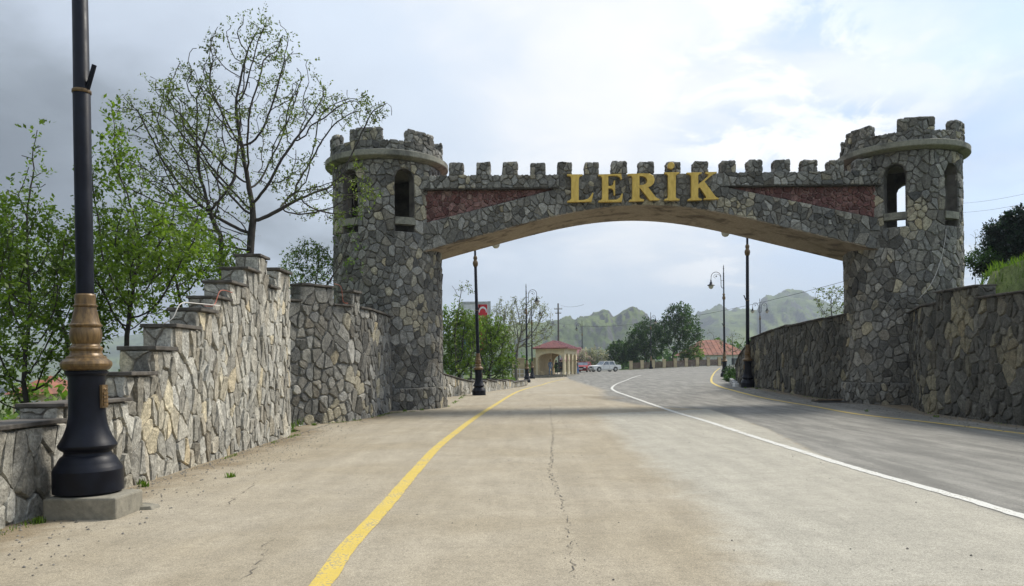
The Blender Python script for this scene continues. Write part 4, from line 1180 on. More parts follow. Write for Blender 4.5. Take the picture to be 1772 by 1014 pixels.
        ax_ = side_ * .8 + sdir_ * .5; ax_ /= np.linalg.norm(ax_, axis=1)[:, None]
        wv = np.cross(ax_, g_.normal(0, .5, (kk_, 3)) + np.array([0, 0, 1.])); wv /= np.linalg.norm(wv, axis=1)[:, None] + 1e-9
        sz = leaf_s * (.6 + .8 * g_.random(kk_))[:, None]
        LV = np.stack([C, C + ax_ * sz * .5 + wv * sz * .27, C + ax_ * sz, C + ax_ * sz * .5 - wv * sz * .27], 1).reshape(-1, 3)
        LF = np.arange(kk_ * 4).reshape(-1, 4)
        mesh_np('crown', LV, LF, M[leaf], t, {'hue': ('FLOAT', np.repeat(np.repeat(hue, NL), 4))})
    return t
# locust tree behind the stepped wall, two main stems
def rel(px, py, D, b): p = at(px, py, D); return (p.x - b[0], p.y - b[1], p.z - b[2])
b = (-6.05, 16.9, -.6)
crL = [(rel(430, 190, 16.9, b), (1.9, 1.5, 1.9), 3.2), (rel(300, 260, 16.3, b), (1.4, 1.2, 1.7), 1.5), (rel(590, 190, 17.3, b), (1.3, 1., .45), .9), (rel(560, 330, 17.2, b), (1.3, 1.2, .8), 1.1), (rel(350, 380, 16.5, b), (1.4, 1.2, .9), 1.), (rel(455, 85, 16.9, b), (.8, .7, 1.05), .6), (rel(640, 185, 17.3, b), (.65, .5, .25), .3), (rel(250, 200, 16.2, b), (.6, .5, .5), .35)]
tr_pts = [(0, 0, 0), (.0, 0, .5), (-.03, 0, 1.), (-.02, 0, 1.5), (.0, .02, 2.), (.03, .02, 2.5), (.06, .03, 3.), (.1, 0, 3.4), (.13, 0, 3.8), (.16, 0, 4.2), (.19, 0, 4.6), (.22, 0, 5.0), (.26, 0, 5.3)]
tree('locust_tree', 'tall sparse tree with fine dark branches rising behind the stepped wall', b, crL, 4.4, 1750, 5, 'leaf_sparse', step=.12, di=2.0, dk=.2, tip=.0075, leaf_n=4, leaf_s=.06, trunk_pts=tr_pts, trop=(0, 0, .08), spread=.15, leafprob=.62, expo=2.45, droop=.25, clump=.38)
b = (-6.45, 16.5, -.6)
tree('locust_tree', 'thinner sparse tree left of the tall one behind the stepped wall', b, [(rel(350, 240, 16.5, b), (1.2, 1., 1.7), 2), (rel(310, 360, 16, b), (1.1, 1., 1.1), 1)], 4.9, 520, 6, 'leaf_sparse', step=.14, di=1.8, dk=.26, tip=.009, leaf_n=4, leaf_s=.06, trop=(0, 0, .12), spread=.14, leafprob=.5, expo=2.45, droop=.25, clump=.38)
# spray reaching over to the left tower
b = (-5.4, 19.6, -.5)
tree('locust_tree', 'slender green sapling whose leaves hang in front of the left tower', b, [(rel(615, 410, 19.6, b), (.75, .5, .95), 2), (rel(585, 470, 19.6, b), (.95, .5, .45), 1.3), (rel(640, 345, 19.8, b), (.5, .3, .4), .5)], 2.6, 200, 8, 'leaf_mid', step=.15, di=1.7, dk=.32, tip=.005, leaf_n=4, leaf_s=.055, spread=.13, leafprob=.5, expo=2.5)
# greener trees at the left edge
for i, (px, D, lb, crs, na, sdd) in enumerate([
    (50, 11.5, 'bright green young tree with upright shoots at the left edge', [((60, 560), (1.1, .9, 1.1), 2), ((30, 420), (.9, .8, .9), 1.4), ((60, 300), (.28, .28, .85), .5), ((10, 640), (.8, .8, .6), .8)], 900, 12),
    (205, 12.5, 'bright green tree with a tall leafy shoot behind the nearest lamp post', [((220, 480), (1.0, .9, 1.0), 2), ((195, 330), (.55, .5, 1.), 1.), ((195, 235), (.16, .2, .7), .3), ((290, 420), (.8, .7, .8), 1)], 950, 13),
    (330, 15.0, 'green bushy tree between the stepped wall and the tall tree', [((320, 460), (1.3, 1.0, .6), 2), ((240, 420), (.9, .8, .7), 1)], 380, 14),
    (120, 18., 'green tree in the second row at the left edge', [((120, 480), (1.9, 1.4, 1.5), 2), ((20, 520), (1.5, 1.2, 1.1), 1)], 800, 15),
    (545, 25., 'small green tree in the gap between stepped wall and left tower', [((545, 470), (1.3, 1., 1.0), 2)], 260, 16),
    (-90, 13., 'green tree just beyond the left edge of the view', [((-90, 480), (1.5, 1.2, 1.5), 2)], 400, 17)]):
    p = at(px, 640, D); b = (p.x, D, -1.2)
    crs = [(rel(c_[0], c_[1], D, b), r_, w_) for c_, r_, w_ in crs]
    tree('young_tree', lb, b, crs, 2.3, na, sdd, 'leaf_spring', step=.15, di=1.6, dk=.22, tip=.006, leaf_n=6, leaf_s=.075, spread=.17, trop=(0, 0, .16), leafprob=.9, expo=2.4, clump=.2)
# far trees around the square
def ftree(px, pyb, D, crs, na, sdd, lb, leaf='leaf_mid', bark='bark', th=1.5, k_=1., cl_=.12, lp=1., ln=6, ls=.3, spread=.5, name='broadleaf_tree', zb=None, tip=.02, step=.4, shell=0., cat='tree', group=None, trop=(0, 0, .1)):
    p = at(px, pyb, D); b = (p.x, D, (gz(p.x, D) - .1) if zb is None else zb)
    crs = [(rel(c_[0], c_[1], D + c_[2], b), r_, w_) for c_, r_, w_ in crs]
    tree(name, lb, b, crs, th, na, sdd, leaf, bark, step=step, di=step * 9, dk=step * 1.4, tip=tip, leaf_n=ln, leaf_s=ls, spread=spread, leafprob=lp, sides=4, shell=shell, cat=cat, group=group, trop=trop, clump=cl_)
ftree(795, 660, 46, [((790, 575, 0), (1.6, 1.3, 1.6), 2), ((790, 625, 0), (1.4, 1.2, .9), 1)], 520, 31, 'bright green tree right behind the left tower', 'leaf_spring', ls=.17, spread=.3, step=.28, th=1.2)
ftree(845, 655, 50, [((848, 590, 0), (1.6, 1.3, 1.7), 2), ((860, 632, 0), (1.5, 1.2, .9), 1)], 560, 32, 'bright green tree behind the second left lamp post', 'leaf_spring', ls=.17, spread=.3, step=.28, th=1.2)
ftree(815, 655, 58, [((815, 590, 0), (2.0, 1.3, 2.0), 2)], 450, 33, 'rounded green tree in front of the flag board', 'leaf_mid', ls=.2, spread=.35, step=.3, th=1.2)
ftree(790, 640, 40, [((800, 500, 0), (.9, .7, .5), 1)], 60, 34, 'nearly bare branches reaching out behind the left tower', 'leaf_sparse', th=3.2, ls=.12, spread=.2, lp=.4, ln=3, step=.3, tip=.01)
ftree(893, 650, 72, [((890, 570, 0), (2.3, 2, 2.6), 2), ((930, 560, 1), (1.8, 1.8, 2.4), 1.4), ((905, 540, 0), (2.2, 1.8, 1.6), 1)], 900, 35, 'large sparse tree with bare upright twigs left of the bus shelter', 'leaf_bud', 'bark_grey', ls=.12, spread=.25, lp=.7, ln=3, step=.32, tip=.019, th=1.0, trop=(0, 0, .4))
ftree(870, 645, 78, [((868, 560, 0), (1.6, 1.6, 2.6), 2)], 320, 36, 'sparse budding tree behind the green trees', 'leaf_bud', 'bark_grey', ls=.13, spread=.25, lp=.7, ln=4, step=.35, tip=.018, th=1.0, trop=(0, 0, .4))
ftree(1118, 640, 125, [((1120, 590, 0), (3.4, 3, 3.6), 2), ((1105, 610, 0), (2.5, 2.5, 2.5), 1)], 520, 37, 'dark green tree, left one of the two tall trees in the middle', 'leaf_dark', ls=.34, spread=.55, ln=7, step=.5, lp=.8)
ftree(1165, 640, 118, [((1172, 575, 0), (3.9, 3, 3.2), 2), ((1178, 545, 0), (2.3, 2, 1.8), .8), ((1190, 590, 0), (2.4, 2.2, 2.), .8)], 620, 38, 'tallest dark green tree with open crown in the middle distance', 'leaf_dark', ls=.34, spread=.55, ln=6, step=.5, th=2.2, lp=.75)
ftree(1078, 640, 128, [((1075, 612, 0), (2.7, 2.4, 2.2), 2), ((1062, 620, 0), (1.8, 1.8, 1.7), 1)], 420, 39, 'low dark green tree behind the white car', 'leaf_dark', ls=.34, spread=.5, ln=8, step=.5, th=.8)
ftree(1195, 640, 116, [((1197, 617, 0), (1.9, 1.6, 1.5), 2)], 220, 40, 'small green tree in front of the white walled house', 'leaf_mid', ls=.3, spread=.45, ln=7, step=.45, th=.8)
ftree(1026, 640, 122, [((1026, 618, 0), (2.6, 2, 1.6), 2)], 260, 41, 'pale blossoming bush behind the cars', 'leaf_blossom', 'bark_grey', ls=.26, spread=.4, ln=5, step=.4, th=.7, name='blossom_bush', cat='bush')
ftree(1240, 640, 140, [((1235, 590, 0), (1.8, 1.5, 2.2), 2)], 120, 42, 'thin bare tree in front of the red roofed house', 'leaf_bud', 'bark_grey', ls=.14, spread=.3, lp=.3, ln=2, step=.45, tip=.014, th=2)
ftree(1268, 640, 85, [((1268, 595, 0), (1.7, 1.5, 1.4), 2)], 170, 43, 'nearly bare tree behind the lamp post at the bend', 'leaf_bud', 'bark', ls=.12, spread=.3, lp=.4, ln=2, step=.35, tip=.012, th=1.2)
ftree(1440, 560, 48, [((1437, 520, 0), (1.3, 1.2, 1.1), 2)], 170, 44, 'small sparse tree above the retaining wall left of the right tower', 'leaf_sparse', 'bark', ls=.12, spread=.25, lp=.5, ln=3, step=.25, tip=.009, th=1.4, zb=2.5)
ftree(1752, 470, 31, [((1790, 420, 0), (1.5, 1.2, 1.3), 2), ((1738, 425, 0), (.75, .8, .75), 1), ((1765, 385, 0), (.7, .6, .55), .7), ((1720, 398, 0), (.45, .4, .25), .25), ((1740, 465, 0), (1.2, .8, .4), .7)], 620, 45, 'dark evergreen tree on the bank at the right edge', 'needle', 'bark', ls=.14, spread=.24, ln=11, step=.16, tip=.008, th=.6, zb=3.2, name='evergreen_tree')
ftree(1700, 470, 31, [((1700, 452, 0), (.9, .8, .4), 2)], 150, 46, 'low dark bush between the right tower and the evergreen', 'leaf_dark', 'bark', ls=.10, spread=.2, ln=8, step=.16, tip=.008, th=.3, zb=4.2, name='bush', cat='bush')
ftree(1688, 470, 36, [((1690, 425, 0), (.5, .5, .9), 2)], 60, 47, 'tuft of thin bare twigs beside the right tower', 'leaf_bud', 'bark_grey', ls=.05, spread=.1, lp=.15, ln=1, step=.2, tip=.005, th=.5, zb=4.2, trop=(0, 0, .5))
# wooded slope far behind the trees: many separate crowns one cannot count
def clumps(name, n, seed, region, size, mt, label, per=50, ls=1.1):
    g_ = np.random.default_rng(seed); x, y, z = region(g_, n)
    C = np.stack([x, y, z], 1); C = np.repeat(C, per, 0); k_ = len(C)
    d = g_.normal(size=(k_, 3)); d /= np.linalg.norm(d, axis=1)[:, None]; s_ = size * (.6 + .8 * np.repeat(g_.random(n), per))[:, None]
    C = C + d * s_ * np.array([1, 1, .8]) * (g_.random((k_, 1)) ** .4)
    a_ = g_.normal(size=(k_, 3)); a_ /= np.linalg.norm(a_, axis=1)[:, None]; w_ = np.cross(a_, g_.normal(size=(k_, 3))); w_ /= np.linalg.norm(w_, axis=1)[:, None]
    V = np.stack([C, C + a_ * ls * .5 + w_ * ls * .35, C + a_ * ls, C + a_ * ls * .5 - w_ * ls * .35], 1).reshape(-1, 3)
    hue = np.repeat(np.clip(np.repeat(g_.normal(.45, .25, n), per) + g_.normal(0, .12, k_), 0, 1), 4)
    tag(mesh_np(name, V, np.arange(k_ * 4).reshape(-1, 4), M[mt], attrs={'hue': ('FLOAT', hue)}), label, 'woodland', kind='stuff')
def reg1(g_, n):
    y = g_.uniform(150, 420, n); x = g_.uniform(-.62, .55, n) * y; return x, y, land(x, y) + g_.uniform(.5, 3, n)
clumps('woodland', 520, 51, reg1, 3.0, 'leaf_dark', 'far tree clumps on the valley floor below the hills', 60, 1.3)
def reg2(g_, n):
    y = g_.uniform(26, 90, n); x = g_.uniform(-.75, -.18, n) * y - 3; return x, y, land(x, y) + g_.uniform(.3, 1.6, n)
clumps('hedge', 130, 52, reg2, 1.2, 'leaf_mid', 'undergrowth on the slope behind the left hand trees', 90, .34)

# ------------------------------------------------------------------ grassy bank and weeds
def blades(name, n, seed, region, hgt, mt, label, wd=.02, cat='grass'):
    g_ = np.random.default_rng(seed); x, y, z = region(g_, n)
    n = len(x); C = np.stack([x, y, z], 1); a = g_.random(n) * 6.28; l_ = hgt * (.5 + g_.random(n)); lean = g_.random(n) * .6
    up = np.stack([np.cos(a) * lean, np.sin(a) * lean, np.ones(n)], 1) * l_[:, None]; w_ = np.stack([-np.sin(a), np.cos(a), np.zeros(n)], 1) * wd
    V = np.stack([C - w_ * .5, C + w_ * .5, C + up * .6 + w_ * .35, C + up * [1, 1, .85]], 1).reshape(-1, 3)
    hue = np.repeat(np.clip(g_.normal(.5, .25, n), 0, 1), 4)
    tag(mesh_np(name, V, np.arange(n * 4).reshape(-1, 4), M[mt], attrs={'hue': ('FLOAT', hue)}), label, cat, kind='stuff')
def rb(g_, n):
    x = g_.uniform(11.3, 22, n); y = g_.uniform(9, 40, n); z = land(x, y) - .03
    k_ = (z > 2.3) & ((x - 13) ** 2 + (y - 25) ** 2 > 3.6); return x[k_], y[k_], z[k_]
blades('grass', 60000, 61, rb, .16, 'grass', 'long green grass on the bank above the right wall')
def rl(g_, n):
    x = -4.95 - g_.random(n) ** 1.5 * 14; y = g_.uniform(5, 40, n); return x, y, land(x, y) - .03
blades('grass', 30000, 62, rl, .2, 'grass', 'grass growing on the slope behind the stepped wall')
def lw(g_, n):
    y = g_.uniform(40, 75, n); x = np.interp(y, [27, 32, 37, 42, 50, 57, 75], [-3.9, -3.3, -1.9, -.9, .3, .6, .6]) - .35 - g_.random(n) * 5; return x, y, land(x, y) + .02
blades('grass', 16000, 63, lw, .28, 'grass', 'bright grass strip behind the low wall', wd=.04)
def weed_spots(g_, n):
    sp_ = [gat(*q) for q in [(62 + 5, 905), (240, 838), (330, 800), (415, 768), (465, 752), (400, 826), (505, 742), (545, 736), (610, 728), (640, 722), (700, 712), (730, 710), (760, 704), (655, 716), (250, 842), (1290, 672), (1310, 673), (1500, 712), (1620, 722)]]
    i = g_.integers(0, len(sp_), n); P = np.array([tuple(q) for q in sp_])[i]; r_ = g_.random(n) * .07; a = g_.random(n) * 6.28
    return P[:, 0] + r_ * np.cos(a), P[:, 1] + r_ * np.sin(a), P[:, 2]
blades('weeds', 900, 64, weed_spots, .06, 'grass', 'small weeds growing at the foot of the walls', wd=.014, cat='weeds')

def verge(g_, n):
    y = g_.uniform(5.5, 34, n); left = g_.random(n) < .6
    xl = np.interp(y, [5, 15.7, 16.2, 17.6, 19, 20.2, 22, 23.2, 26], [-4.42, -4.42, -4.8, -5.0, -4.0, -3.74, -3.62, -2.3, -2.2]); xr_ = np.interp(y, [8, 13, 16.2, 18.4, 20.1, 23, 26.5, 29.3, 33.7], [10.7, 10.45, 10.52, 10.7, 10.85, 11.3, 10.95, 10.65, 10.55])
    x = np.where(left, xl + g_.random(n) ** 2 * .14, xr_ - g_.random(n) ** 2 * .2)
    k_ = fbm(x * 3 + 90, y * 1.6 + 90, 8, 2) > .58
    return x[k_], y[k_], G(x[k_], y[k_])
blades('weeds', 5200, 65, verge, .038, 'grass', 'thin scattered weeds in the joint between walls and pavement', wd=.010, cat='weeds')

# ------------------------------------------------------------------ grit and loose stones
def pebbles(name, n, seed, region, size, mt, label):
    g_ = np.random.default_rng(seed); x, y = region(g_, n); z = G(x, y)
    n = len(x); s_ = size * (.4 + g_.random(n) ** 2 * 1.6)
    base_ = np.array([(1, 0, 0), (.4, .9, 0), (-.7, .7, 0), (-.9, -.4, 0), (.2, -1, 0), (.1, 0, .8), (-.3, .2, .6)])
    V = base_[None] * s_[:, None, None] * (1 + g_.normal(0, .2, (n, 7, 1))); V[..., 0] += x[:, None]; V[..., 1] += y[:, None]; V[..., 2] += z[:, None] + .004
    f = np.array([(0, 1, 5), (1, 6, 5), (1, 2, 6), (2, 3, 6), (3, 4, 5), (3, 5, 6), (4, 0, 5)])
    F_ = (np.arange(n)[:, None, None] * 7 + f[None]).reshape(-1, 3)
    tag(mesh_np(name, V.reshape(-1, 3), F_, M[mt]), label, 'gravel', kind='stuff')
def pr1(g_, n):
    y = 3 + g_.random(n) ** 1.6 * 22; x = g_.uniform(-4.4, 10.5, n); return x, y
pebbles('gravel', 700, 71, pr1, .0055, 'pebble_dark', 'dark specks of loose gravel on the road')
def pr2(g_, n):
    y = g_.uniform(5, 23, n); x = -4.42 + g_.random(n) ** 2.5 * 1.2; return x, y
pebbles('gravel', 2600, 72, pr2, .008, 'pebble', 'grit along the foot of the left walls')
def pr3(g_, n):
    y = g_.uniform(13, 33, n); x = np.interp(y, [13, 20, 23, 26, 33], [10.4, 10.8, 11, 10.8, 10.5]) - g_.random(n) ** 2 * 1.2; return x, y
pebbles('gravel', 2000, 73, pr3, .013, 'pebble', 'grit along the foot of the right walls')
def pr4(g_, n):
    y = g_.normal(6.5, 2.2, n); x = .38 + (y - 5) * .01 + g_.normal(0, .07, n) + (7 - y) * .04; k_ = y > 3; return x[k_], y[k_]
pebbles('gravel', 160, 74, pr4, .004, 'pebble', 'crumbs broken from the cracked asphalt')
# scraps of rubbish by the wall
for q, (px, py, s_, rz, lb) in enumerate([(505, 741, .09, .3, 'white paper scrap lying at the corner of the stepped wall'), (520, 737, .06, 1.2, 'small white scrap beside the corner of the stepped wall')]):
    p = gat(px, py); c = MB()
    c.add([(-s_, -.03, 0), (s_, -.04, .012), (s_ * .9, .03, .004), (-s_ * .8, .035, .02), (-s_, -.03, .004), (s_, -.04, .016), (s_ * .9, .03, .008), (-s_ * .8, .035, .024)], [(0, 3, 2, 1), (4, 5, 6, 7), (0, 1, 5, 4), (1, 2, 6, 5), (2, 3, 7, 6), (3, 0, 4, 7)])
    o = c.build('paper_scrap', M['paper']); o.location = (p.x, p.y, p.z + .005); o.rotation_euler = (0, 0, rz); tag(o, lb, 'litter')
p = gat(238, 880); c = MB()
c.add([(-.16, -.12, 0), (.18, -.08, 0), (.2, .08, 0), (.02, .15, 0), (-.15, .06, 0), (-.15, -.1, .03), (.16, -.07, .035), (.18, .07, .03), (.02, .13, .04), (-.13, .05, .035)], [(5, 6, 7, 8, 9)] + [(i, (i + 1) % 5, 5 + (i + 1) % 5, 5 + i) for i in range(5)])
o = c.build('broken_slab', M['pedestal_concrete'], bevel=.006); o.location = p; tag(o, 'broken flat piece of concrete lying in front of the lamp block', 'stone')
# drain with rough boards at the foot of the right tower
p = gat(1440, 696); t = empty('drain_opening', p); tag(t, 'dark drain opening covered by rough boards at the foot of the right tower', 'drain')
c = MB(); c.box((-.5, -.22, .006), (.42, .30, .02)); c.build('pit_shade_sheet', M['kerb_black'], t)  # flat black sheet on the pavement, painted as the shade inside the opening
for q, (a_, z_, l_) in enumerate([(.05, .05, .5), (-.12, .075, .46)]):
    c = MB(); c.box((-l_, -.05, z_), (l_ * .8, .05, z_ + .03), rz=a_); o = c.build('plank', M['plank'], t); o.location = (0, .22 - .2 * q, 0)
c = MB(); c.box((-.55, .3, .0), (.45, .4, .09)); c.build('drain_rim', M['pedestal_concrete'], t, bevel=.01)

# ------------------------------------------------------------------ painted kerb stones beyond the retaining wall
for q in range(9):
    y = 34.6 + q * 1.35; x = .3 * y - .0085 * (y - 34.5) * y / 12 + .02
    c = MB(); c.box((-.10, -.45, 0), (.10, .45, .2)); o = c.build('kerb_stone', M['kerb_white' if q % 2 == 0 else 'kerb_black'], bevel=.02)
    o.location = (x - .1, y, gz(x, y) - .02); o.rotation_euler = (0, 0, -.17 - .01 * q)
    tag(o, ('white' if q % 2 == 0 else 'black') + ' painted kerb stone, number %s in the row by the retaining wall' % ['one', 'two', 'three', 'four', 'five', 'six', 'seven', 'eight', 'nine'][q], 'kerb stone', 'painted kerb stones by the retaining wall')
def hb(g_, n):
    t_ = g_.random(n); return 12.6 + t_ * 1.8 + g_.normal(0, .15, n), 42 + t_ * 8 + g_.normal(0, .2, n), .45 + g_.uniform(-.1, .5, n)
clumps('hedge', 26, 53, hb, .22, 'leaf_dark', 'low green hedge behind the painted kerb stones', 120, .1)

# ------------------------------------------------------------------ bus shelter
sc_ = .2
BSX, BSY = 5.95, 85.0
sh = empty('bus_shelter', (BSX, BSY, gz(BSX, BSY)), R(-15.5)); tag(sh, 'small sandstone shelter with arches and a red metal roof', 'shelter')
# local axes: x runs left along the front (negative), y runs away from the camera
Wd, Dp, H0 = 3.35, 7.4, .3
c = MB(); c.box((-Wd - .3, -.35, -.1), (.35, Dp + .2, .2)); c.build('platform', M['pedestal_concrete'], sh)
c = MB(); c.box((-Wd - .3, -.75, -.1), (.0, -.355, .08)); c.build('step', M['pedestal_concrete'], sh)
def arch_wall(L, zt, openings, th, zb0=.2):
    """flat wall with round topped openings, in (s, z); returns MB in plane y in [0, th]"""
    c = MB(); ss_ = sorted(set([0, L] + [v for a, b, z in openings for v in np.linspace(a, b, 15)]))
    for s0, s1 in zip(ss_, ss_[1:]):
        m_ = (s0 + s1) / 2; lo0 = lo1 = zb0
        for a, b, z in openings:
            if a < m_ < b:
                r_ = (b - a) / 2; hh = lambda s: z[0] + z[1] * math.sqrt(max(0, 1 - ((s - (a + b) / 2) / r_) ** 2))
                lo0, lo1 = hh(s0), hh(s1)
        vs = [(s0, 0, lo0), (s1, 0, lo1), (s1, th, lo1), (s0, th, lo0), (s0, 0, zt), (s1, 0, zt), (s1, th, zt), (s0, th, zt)]
        c.add(vs, [(0, 3, 2, 1), (4, 5, 6, 7), (0, 1, 5, 4), (1, 2, 6, 5), (2, 3, 7, 6), (3, 0, 4, 7)])
    return c
def place(c, org, ang):
    cs, sn = math.cos(ang), math.sin(ang); c.v = [(org[0] + x * cs - y * sn, org[1] + x * sn + y * cs, org[2] + z) for x, y, z in c.v]; return c
zt = 3.15
place(arch_wall(Wd, zt, [(.2, Wd - .2, (2.05, .62))], .28), (-Wd, 0, 0), 0).build('front_wall', M['cream_plaster'], sh)
place(arch_wall(Dp - .28, zt, [(.25 + 2.35 * q, 2.15 + 2.35 * q, (1.85, .8)) for q in range(3)], .28), (0, .28, 0), R(90)).build('side_wall', M['cream_plaster'], sh)
place(arch_wall(Wd, zt, [(.5, Wd - .5, (1.75, .85))], .28), (-Wd, Dp, 0), 0).build('rear_wall', M['tan_plaster'], sh)
c = MB(); c.box((-Wd, .29, .2), (-Wd + .28, Dp - .01, zt)); c.build('back_wall', M['tan_plaster'], sh)
for q in range(4):
    for (x, y) in [(-.14 + .02, .14 + 2.38 * q)]:
        c = MB(); c.lathe([(.2, .2), (.2, .32), (.15, .36), (.14, 1.75), (.2, 1.82), (.2, 1.9)], 12, (x, y, 0)); c.build('column', M['cream_plaster'], sh, smooth=40)
c = MB(); c.box((-Wd + .3, .8, .2), (-Wd + .75, Dp - .6, .62)); c.build('bench', M['tan_plaster'], sh)
c = MB(); c.box((-Wd - .12, -.12, zt), (.12, Dp + .12, zt + .14)); c.build('cornice', M['cream_plaster'], sh)
# hipped roof with raised seams
e0, e1, f0, f1, ze, zr = -Wd - .45, .45, -.45, Dp + .45, zt + .13, zt + 1.0
xm = (e0 + e1) / 2; ya, yb = f0 + 1.9, f1 - 1.9
c = MB(); A_, B_, C_, D_ = (e0, f0, ze), (e1, f0, ze), (e1, f1, ze), (e0, f1, ze); R1, R2 = (xm, ya, zr), (xm, yb, zr)
for f in ((A_, B_, R1), (B_, C_, R2, R1), (C_, D_, R2), (D_, A_, R1, R2), (A_, D_, C_, B_)): c.face(f)
c.box((e0, f0, ze - .12), (e1, f0 + .04, ze - .002)); c.box((e1 - .04, f0 + .041, ze - .12), (e1, f1, ze - .002))
roof = c.build('roof', M['roof_red'], sh)
c = MB()
for q in range(1, 24):
    t_ = q / 24; x = e0 + (e1 - e0) * t_; k_ = 1 - abs(t_ - .5) * 2
    c.tube([(x, f0, ze + .02), (x + (xm - x) * 0, f0 + (ya - f0) * k_, ze + (zr - ze) * k_ + .02)], .03, 4)
for q in range(1, 40):
    y = f0 + (f1 - f0) * q / 40; k_ = min(1, (y - f0) / (ya - f0), (f1 - y) / (f1 - yb)); c.tube([(e1, y, ze + .02), (e1 + (xm - e1) * k_, y, ze + (zr - ze) * k_ + .02)], .03, 4)
c.tube([R1, R2], .05, 6)
c.build('roof_seam', M['roof_purple'], roof)

# ------------------------------------------------------------------ people in the shelter
simple('skin', (.36, .20, .13), .6, 0, .1, 5, 0); simple('hair', (.02, .016, .014), .7, 0, .2, 9, 0)
simple('cloth_dark', (.018, .018, .022), .9, 0, .2, 5, 0); simple('cloth_blue', (.16, .24, .36), .9, 0, .2, 5, 0)
simple('cloth_bright_blue', (.03, .16, .40), .9, 0, .2, 5, 0); simple('cloth_grey', (.10, .10, .11), .9, 0, .2, 5, 0); simple('cloth_beige', (.42, .36, .27), .9, 0, .2, 5, 0)
def person(x, y, z, rz, top, low, label, h=1.75, stance=.12, arm=.0, seed=0):
    r_ = random.Random(seed); s_ = h / 1.75
    J = {'pel': (0, 0, .95), 'wai': (0, .01, 1.08), 'che': (0, 0, 1.3), 'sho': (0, .01, 1.42), 'nec': (0, 0, 1.5), 'hd0': (0, -.015, 1.56), 'hd1': (0, -.015, 1.66), 'hd2': (0, -.01, 1.74), 'nose': (0, -.095, 1.635),
         'sl': (-.18, .01, 1.4), 'el': (-.24, .03, 1.12), 'wl': (-.24, -.06 - arm, .88 + arm), 'fl': (-.235, -.09 - arm, .79 + arm), 'sr': (.18, .01, 1.4), 'er': (.25, .03, 1.12), 'wr': (.25, -.05, .87), 'fr': (.245, -.08, .78),
         'hl': (-.09, 0, .9), 'kl': (-.10 - stance * .3, -.03, .5), 'al': (-.11 - stance * .5, .02, .09), 'tl': (-.12 - stance * .5, -.14, .03), 'hr': (.09, 0, .9), 'kr': (.10 + stance * .2, -.05, .5), 'ar': (.11 + stance * .3, 0, .09), 'tr': (.12 + stance * .3, -.16, .03)}
    RD = dict(pel=(.15, .11), wai=(.135, .1), che=(.16, .11), sho=(.14, .09), nec=(.06, .06), hd0=(.075, .08), hd1=(.08, .1), hd2=(.06, .07), nose=(.015, .015), sl=(.065, .065), el=(.05, .05), wl=(.033, .035), fl=(.03, .04), sr=(.065, .065), er=(.05, .05), wr=(.033, .035), fr=(.03, .04),
              hl=(.095, .1), kl=(.065, .065), al=(.045, .05), tl=(.04, .035), hr=(.095, .1), kr=(.065, .065), ar=(.045, .05), tr=(.04, .035))
    E = [('pel', 'wai'), ('wai', 'che'), ('che', 'sho'), ('sho', 'nec'), ('nec', 'hd0'), ('hd0', 'hd1'), ('hd1', 'hd2'), ('hd1', 'nose'), ('sho', 'sl'), ('sl', 'el'), ('el', 'wl'), ('wl', 'fl'), ('sho', 'sr'), ('sr', 'er'), ('er', 'wr'), ('wr', 'fr'),
         ('pel', 'hl'), ('hl', 'kl'), ('kl', 'al'), ('al', 'tl'), ('pel', 'hr'), ('hr', 'kr'), ('kr', 'ar'), ('ar', 'tr')]
    kk_ = list(J); me = bpy.data.meshes.new('body'); me.from_pydata([tuple(v * s_ for v in J[q]) for q in kk_], [(kk_.index(a), kk_.index(b)) for a, b in E], [])
    o = bpy.data.objects.new('body', me); col.objects.link(o)
    o.modifiers.new('skin', 'SKIN'); sv_ = me.skin_vertices[0].data
    for i, q in enumerate(kk_): sv_[i].radius = (RD[q][0] * s_, RD[q][1] * s_); sv_[i].use_root = (q == 'pel')
    sb = o.modifiers.new('sub', 'SUBSURF'); sb.levels = sb.render_levels = 1
    dg = bpy.context.evaluated_depsgraph_get(); nm_ = bpy.data.meshes.new_from_object(o.evaluated_get(dg)); bpy.data.objects.remove(o)
    for q in (M['skin'], M[top], M[low], M['black_plastic']): nm_.materials.append(q)
    for pl in nm_.polygons:
        c_ = pl.center / s_
        pl.material_index = 0 if (c_.z > 1.49 or (abs(c_.x) > .19 and c_.z < .9 + arm and c_.z > .7)) else (3 if c_.z < .09 else (2 if c_.z < .93 else 1))
    nm_.shade_smooth(); nm_.name = 'body'
    t = empty('person', (x, y, z), rz); tag(t, label, 'person'); link('body', nm_, t)
    c = MB(); c.lathe([(.085, 1.62), (.098, 1.66), (.095, 1.72), (.07, 1.765), (.02, 1.785)], 12, (0, .02, 0)); c.v = [(a * s_, b * s_, c_ * s_) for a, b, c_ in c.v]; c.build('hair', M['hair'], t, smooth=True)
    return t
def loc(sx, sy):
    a = R(-15.5); return (BSX + sx * math.cos(a) - sy * math.sin(a), BSY + sx * math.sin(a) + sy * math.cos(a))
zf = gz(BSX, BSY) + .2
for sx, sy, rz, top, low, lb, h in [(-1.95, 1.4, .4, 'cloth_blue', 'cloth_blue', 'person in light blue clothes standing on the left inside the shelter', 1.76), (-1.45, 2.2, -.5, 'cloth_dark', 'cloth_dark', 'person in dark clothes standing next to the one in light blue', 1.68),
                              (-1.1, 3.2, 1.0, 'cloth_grey', 'cloth_dark', 'person in a grey jacket standing deep inside the shelter', 1.72), (-.45, 1.1, 2.6, 'cloth_dark', 'cloth_dark', 'person in black standing alone at the right of the shelter opening', 1.74)]:
    x, y = loc(sx, sy); person(x, y, zf, rz, top, low, lb, h, seed=int(h * 100))
